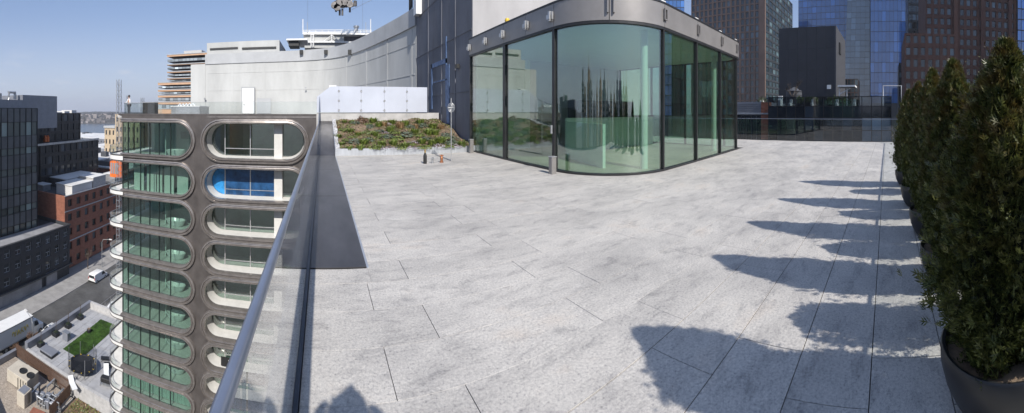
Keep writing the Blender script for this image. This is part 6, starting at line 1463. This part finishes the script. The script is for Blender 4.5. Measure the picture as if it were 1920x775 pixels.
# blue glass towers
XB = 230.0
b1 = thing('blue_glass_tower', 'blue mirrored tower with a sharp slanting edge behind the black slab', 'building', (XB,30,GZ))
yl = XB/tan(ph(1497)); ym = XB/tan(ph(1592)); zT1 = 86
mb = MB(); mb.box(XB+.4,XB+40,ym,yl,GZ,zT1); mb.obj('wall', M['spandrel'], b1)
facade(b1,'x',XB,ym,yl,0,zT1,11,21,.965,.95,M['blue_glass'],M['spandrel'],-1,.15)
mb = MB(); P0 = onX(1497,18,XB-3); 
b2 = thing('pale_glass_tower', 'pale grey green glass tower wedge between the two blue towers', 'building', (XB-14,15,GZ)); X2 = XB-14; ya2 = X2/tan(ph(1631)); yb2 = X2/tan(ph(1576)); yt2 = X2/tan(ph(1592))
mb = MB(); mb.add([(X2,ya2,GZ),(X2,yb2,GZ),(X2,yt2,95),(X2,ya2,95),(X2+30,ya2,GZ),(X2+30,yb2,GZ),(X2+30,yt2,95),(X2+30,ya2,95)],[(0,3,2,1),(4,5,6,7),(0,1,5,4),(1,2,6,5),(2,3,7,6),(3,0,4,7)]); mb.obj('wall', M['spandrel'], b2)
rows, cols = 26, 5
for j in range(rows):
    za, zb_ = 95-(j+1)*3.4+.1, 95-j*3.4-.1
    for i in range(cols):
        f0, f1 = i/cols, (i+1)/cols; e = lambda z, f: ya2+((yb2+(yt2-yb2)*(z-GZ)/(95-GZ))-ya2)*f
        mb = MB(); P = [(X2-.12,e(za,f0)+.05,za),(X2-.12,e(za,f1)-.05,za),(X2-.12,e(zb_,f1)-.05,zb_),(X2-.12,e(zb_,f0)+.05,zb_)]; mb.add(P+[(x+.1,y,z) for x,y,z in P], [(0,3,2,1),(4,5,6,7),(0,1,5,4),(1,2,6,5),(2,3,7,6),(3,0,4,7)]); mb.obj('glass_panel', M['pale_glass'], b2)
b3 = thing('blue_grid_tower', 'bright blue mirrored tower with a fine dark grid next to the brown brick tower', 'building', (XB-20,-5,GZ)); X3 = XB-20; y3a = X3/tan(ph(1712)); y3b = X3/tan(ph(1632))
mb = MB(); mb.box(X3+.4,X3+30,y3a,y3b,GZ,96); mb.obj('wall', M['spandrel'], b3)
facade(b3,'x',X3,y3a,y3b,6,96,11,15,.95,.965,M['blue_glass'],M['blk_steel'],-1,.12)
# small tower tips above the pavilion
b5 = thing('far_blue_tower', 'narrow bluish tower top showing above the pavilion roof', 'building', (150,110,GZ)); a, b = onR(1247,20,240), onR(1283,0,240)
mb = MB(); mb.add([(a.x,a.y,GZ),(b.x,b.y,GZ),(b.x+20,b.y+20,GZ),(a.x+20,a.y+20,GZ),(a.x,a.y,90),(b.x,b.y,90),(b.x+20,b.y+20,90),(a.x+20,a.y+20,90)],[(0,3,2,1),(4,5,6,7),(0,1,5,4),(1,2,6,5),(2,3,7,6),(3,0,4,7)]); mb.obj('wall', M['spandrel'], b5)
for j in range(6):
    for i in range(5):
        t0, t1 = i/5, (i+1)/5; z0_, z1_ = 62+j*4.5, 62+j*4.5+4; n_ = Vector((b.y-a.y, a.x-b.x, 0)).normalized(); n_ = -n_ if n_.dot(Vector((a.x,a.y,0))) > 0 else n_
        p0, p1 = a.lerp(b,t0+.01)+n_*.1, a.lerp(b,t1-.01)+n_*.1; mb = MB(); mb.add([(p0.x,p0.y,z0_),(p1.x,p1.y,z0_),(p1.x,p1.y,z1_),(p0.x,p0.y,z1_)],[(0,1,2,3)]); mb.obj('window_pane', M['blue_glass'], b5)
# brown brick towers
XK = 92.0
k1 = thing('brown_brick_block', 'lower wing of brown brick with a flat top in front of the tall brick tower', 'building', (XK,-8,GZ)); ka = XK/tan(ph(1792)); kb = XK/tan(ph(1696)); zk = EYE+(HZ-62)/F*XK
mb = MB(); mb.box(XK+.5,XK+20,ka,kb,GZ,zk-.3); mb.obj('wall', M['brownbrick'], k1); facade(k1,'x',XK,ka,kb,-6,zk,7,9,.56,.62,M['tw_glass'],M['brownbrick'],-1,.4)
XK2 = 104.0; ka = XK2/tan(ph(1925)); kb = XK2/tan(ph(1736))
k2 = thing('brown_brick_tower', 'tall brown brick tower with gridded windows behind the arborvitae tips', 'building', (XK2,-20,GZ))
mb = MB(); mb.box(XK2+.5,XK2+25,ka-14,kb,GZ,44); mb.obj('wall', M['brownbrick'], k2); facade(k2,'x',XK2,ka-2,kb,-6,44,17,17,.58,.62,M['tw_glass'],M['brownbrick'],-1,.4)
for u in (.18,.46,.72):
    y = ka+(kb-ka)*u; mb = MB(); mb.box(XK2-.9,XK2-.01,y-.55,y+.55,-6,44); mb.obj('brick_pilaster', M['brownbrick'], k2)
XK3 = 150; ka = XK3/tan(ph(1740)); kb = XK3/tan(ph(1703)); k3 = thing('dark_setback_tower', 'dark slim tower rising between the blue grid tower and the brick tower', 'building', (XK3,-12,GZ))
mb = MB(); mb.box(XK3+.5,XK3+20,ka,kb,GZ,64); mb.obj('wall', M['spandrel'], k3); facade(k3,'x',XK3,ka,kb,0,64,5,18,.8,.7,M['tw_glass'],M['blk_steel'],-1,.3)
XK4 = 120; ka = XK4/tan(ph(1705)); kb = XK4/tan(ph(1685)); zk = EYE+(HZ-118)/F*XK4; k4 = thing('slim_dark_block', 'slim dark block at the foot of the blue grid tower', 'building', (XK4,-6,GZ))
mb = MB(); mb.box(XK4+.4,XK4+10,ka,kb,GZ,zk-.2); mb.obj('wall', M['spandrel'], k4); facade(k4,'x',XK4,ka,kb,-4,zk,3,8,.75,.6,M['tw_glass'],M['blk_steel'],-1,.25)
k5 = thing('blue_edge_tower', 'strip of blue glass tower at the far edge beyond the brick tower', 'building', (96,-37,GZ)); ka = 103/tan(ph(1935)); kb = 103/tan(ph(1907))
mb = MB(); mb.box(103.0-.45,103.5,ka,kb,GZ,46); mb.obj('wall', M['spandrel'], k5); facade(k5,'x',102.5,ka,kb,0,46,4,14,.9,.9,M['blue_glass'],M['blk_steel'],-1,.05)
# slim towers added unseen behind the viewer, to shape the pavilion glass reflection
rk = random.Random(17); KINDS_ = ('tanband','sand','concrete','pale_wall')
SH = ['with a needle spire','with two setbacks','with a short mast']
for i in range(15):
    az = radians(196+74*i/14+rk.uniform(-1.5,1.5)); R_ = rk.uniform(150,290); x, y = R_*sin(az), R_*cos(az); w_ = rk.uniform(9,17); top_ = R_*rk.choice((.03,.05,.07,.09,.12))+2
    km = KINDS_[i % 4]; cname = ('tan brick','sand stone','grey concrete','pale grey')[i % 4]
    o = thing('reflection_tower', '%s slim %s tower added for the pavilion glass reflection, %s' % (NUM[i].capitalize(), cname, SH[i % 3]), 'building', (x,y,GZ)); mb = MB(); mb.rbox((x,y,GZ), w_, w_, top_*.72-GZ, az); mb.rbox((x,y,top_*.72), w_*.66, w_*.66, top_*.28, az); mb.objs('wall', M[km], o)
    mb = MB(); mb.tube([(x,y,top_),(x,y,top_+R_*.03),(x,y,top_+R_*(.08 if i % 3 == 0 else .045))], [w_*.16,w_*.08,.15], 6); mb.obj('spire', M[km], o)
    ca_, sa_ = cos(az), sin(az); mb = MB()
    for j in range(6): mb.rbox((x*(1-(w_/2+.1)/R_), y*(1-(w_/2+.1)/R_), top_*.72-3.5*(j+1)), w_*.86, .2, 1.8, -az)
    mb.objs('window_band', M['tw_glass'], o)
# ------------------------------------------------------------------ the air
m, t, out = newmat('haze_air'); pv = N(t, 'ShaderNodeVolumePrincipled'); pv.inputs['Color'].default_value = (.86,.90,1,1); pv.inputs['Density'].default_value = .00022; pv.inputs['Anisotropy'].default_value = .2
t.links.new(pv.outputs[0], out.inputs['Volume'])
hz_ = MB(); c_ = [rv(a, b, 0) for a, b in ((-3600,-3650),(-3600,3650),(3700,3650),(3700,-3650))]
hz_.add([(x,y,GZ-8) for x,y,_ in c_]+[(x,y,100) for x,y,_ in c_], [(3,2,1,0),(4,5,6,7),(1,5,4,0),(2,6,5,1),(3,7,6,2),(0,4,7,3)])
tag(hz_.obj('haze', m), kind='stuff')
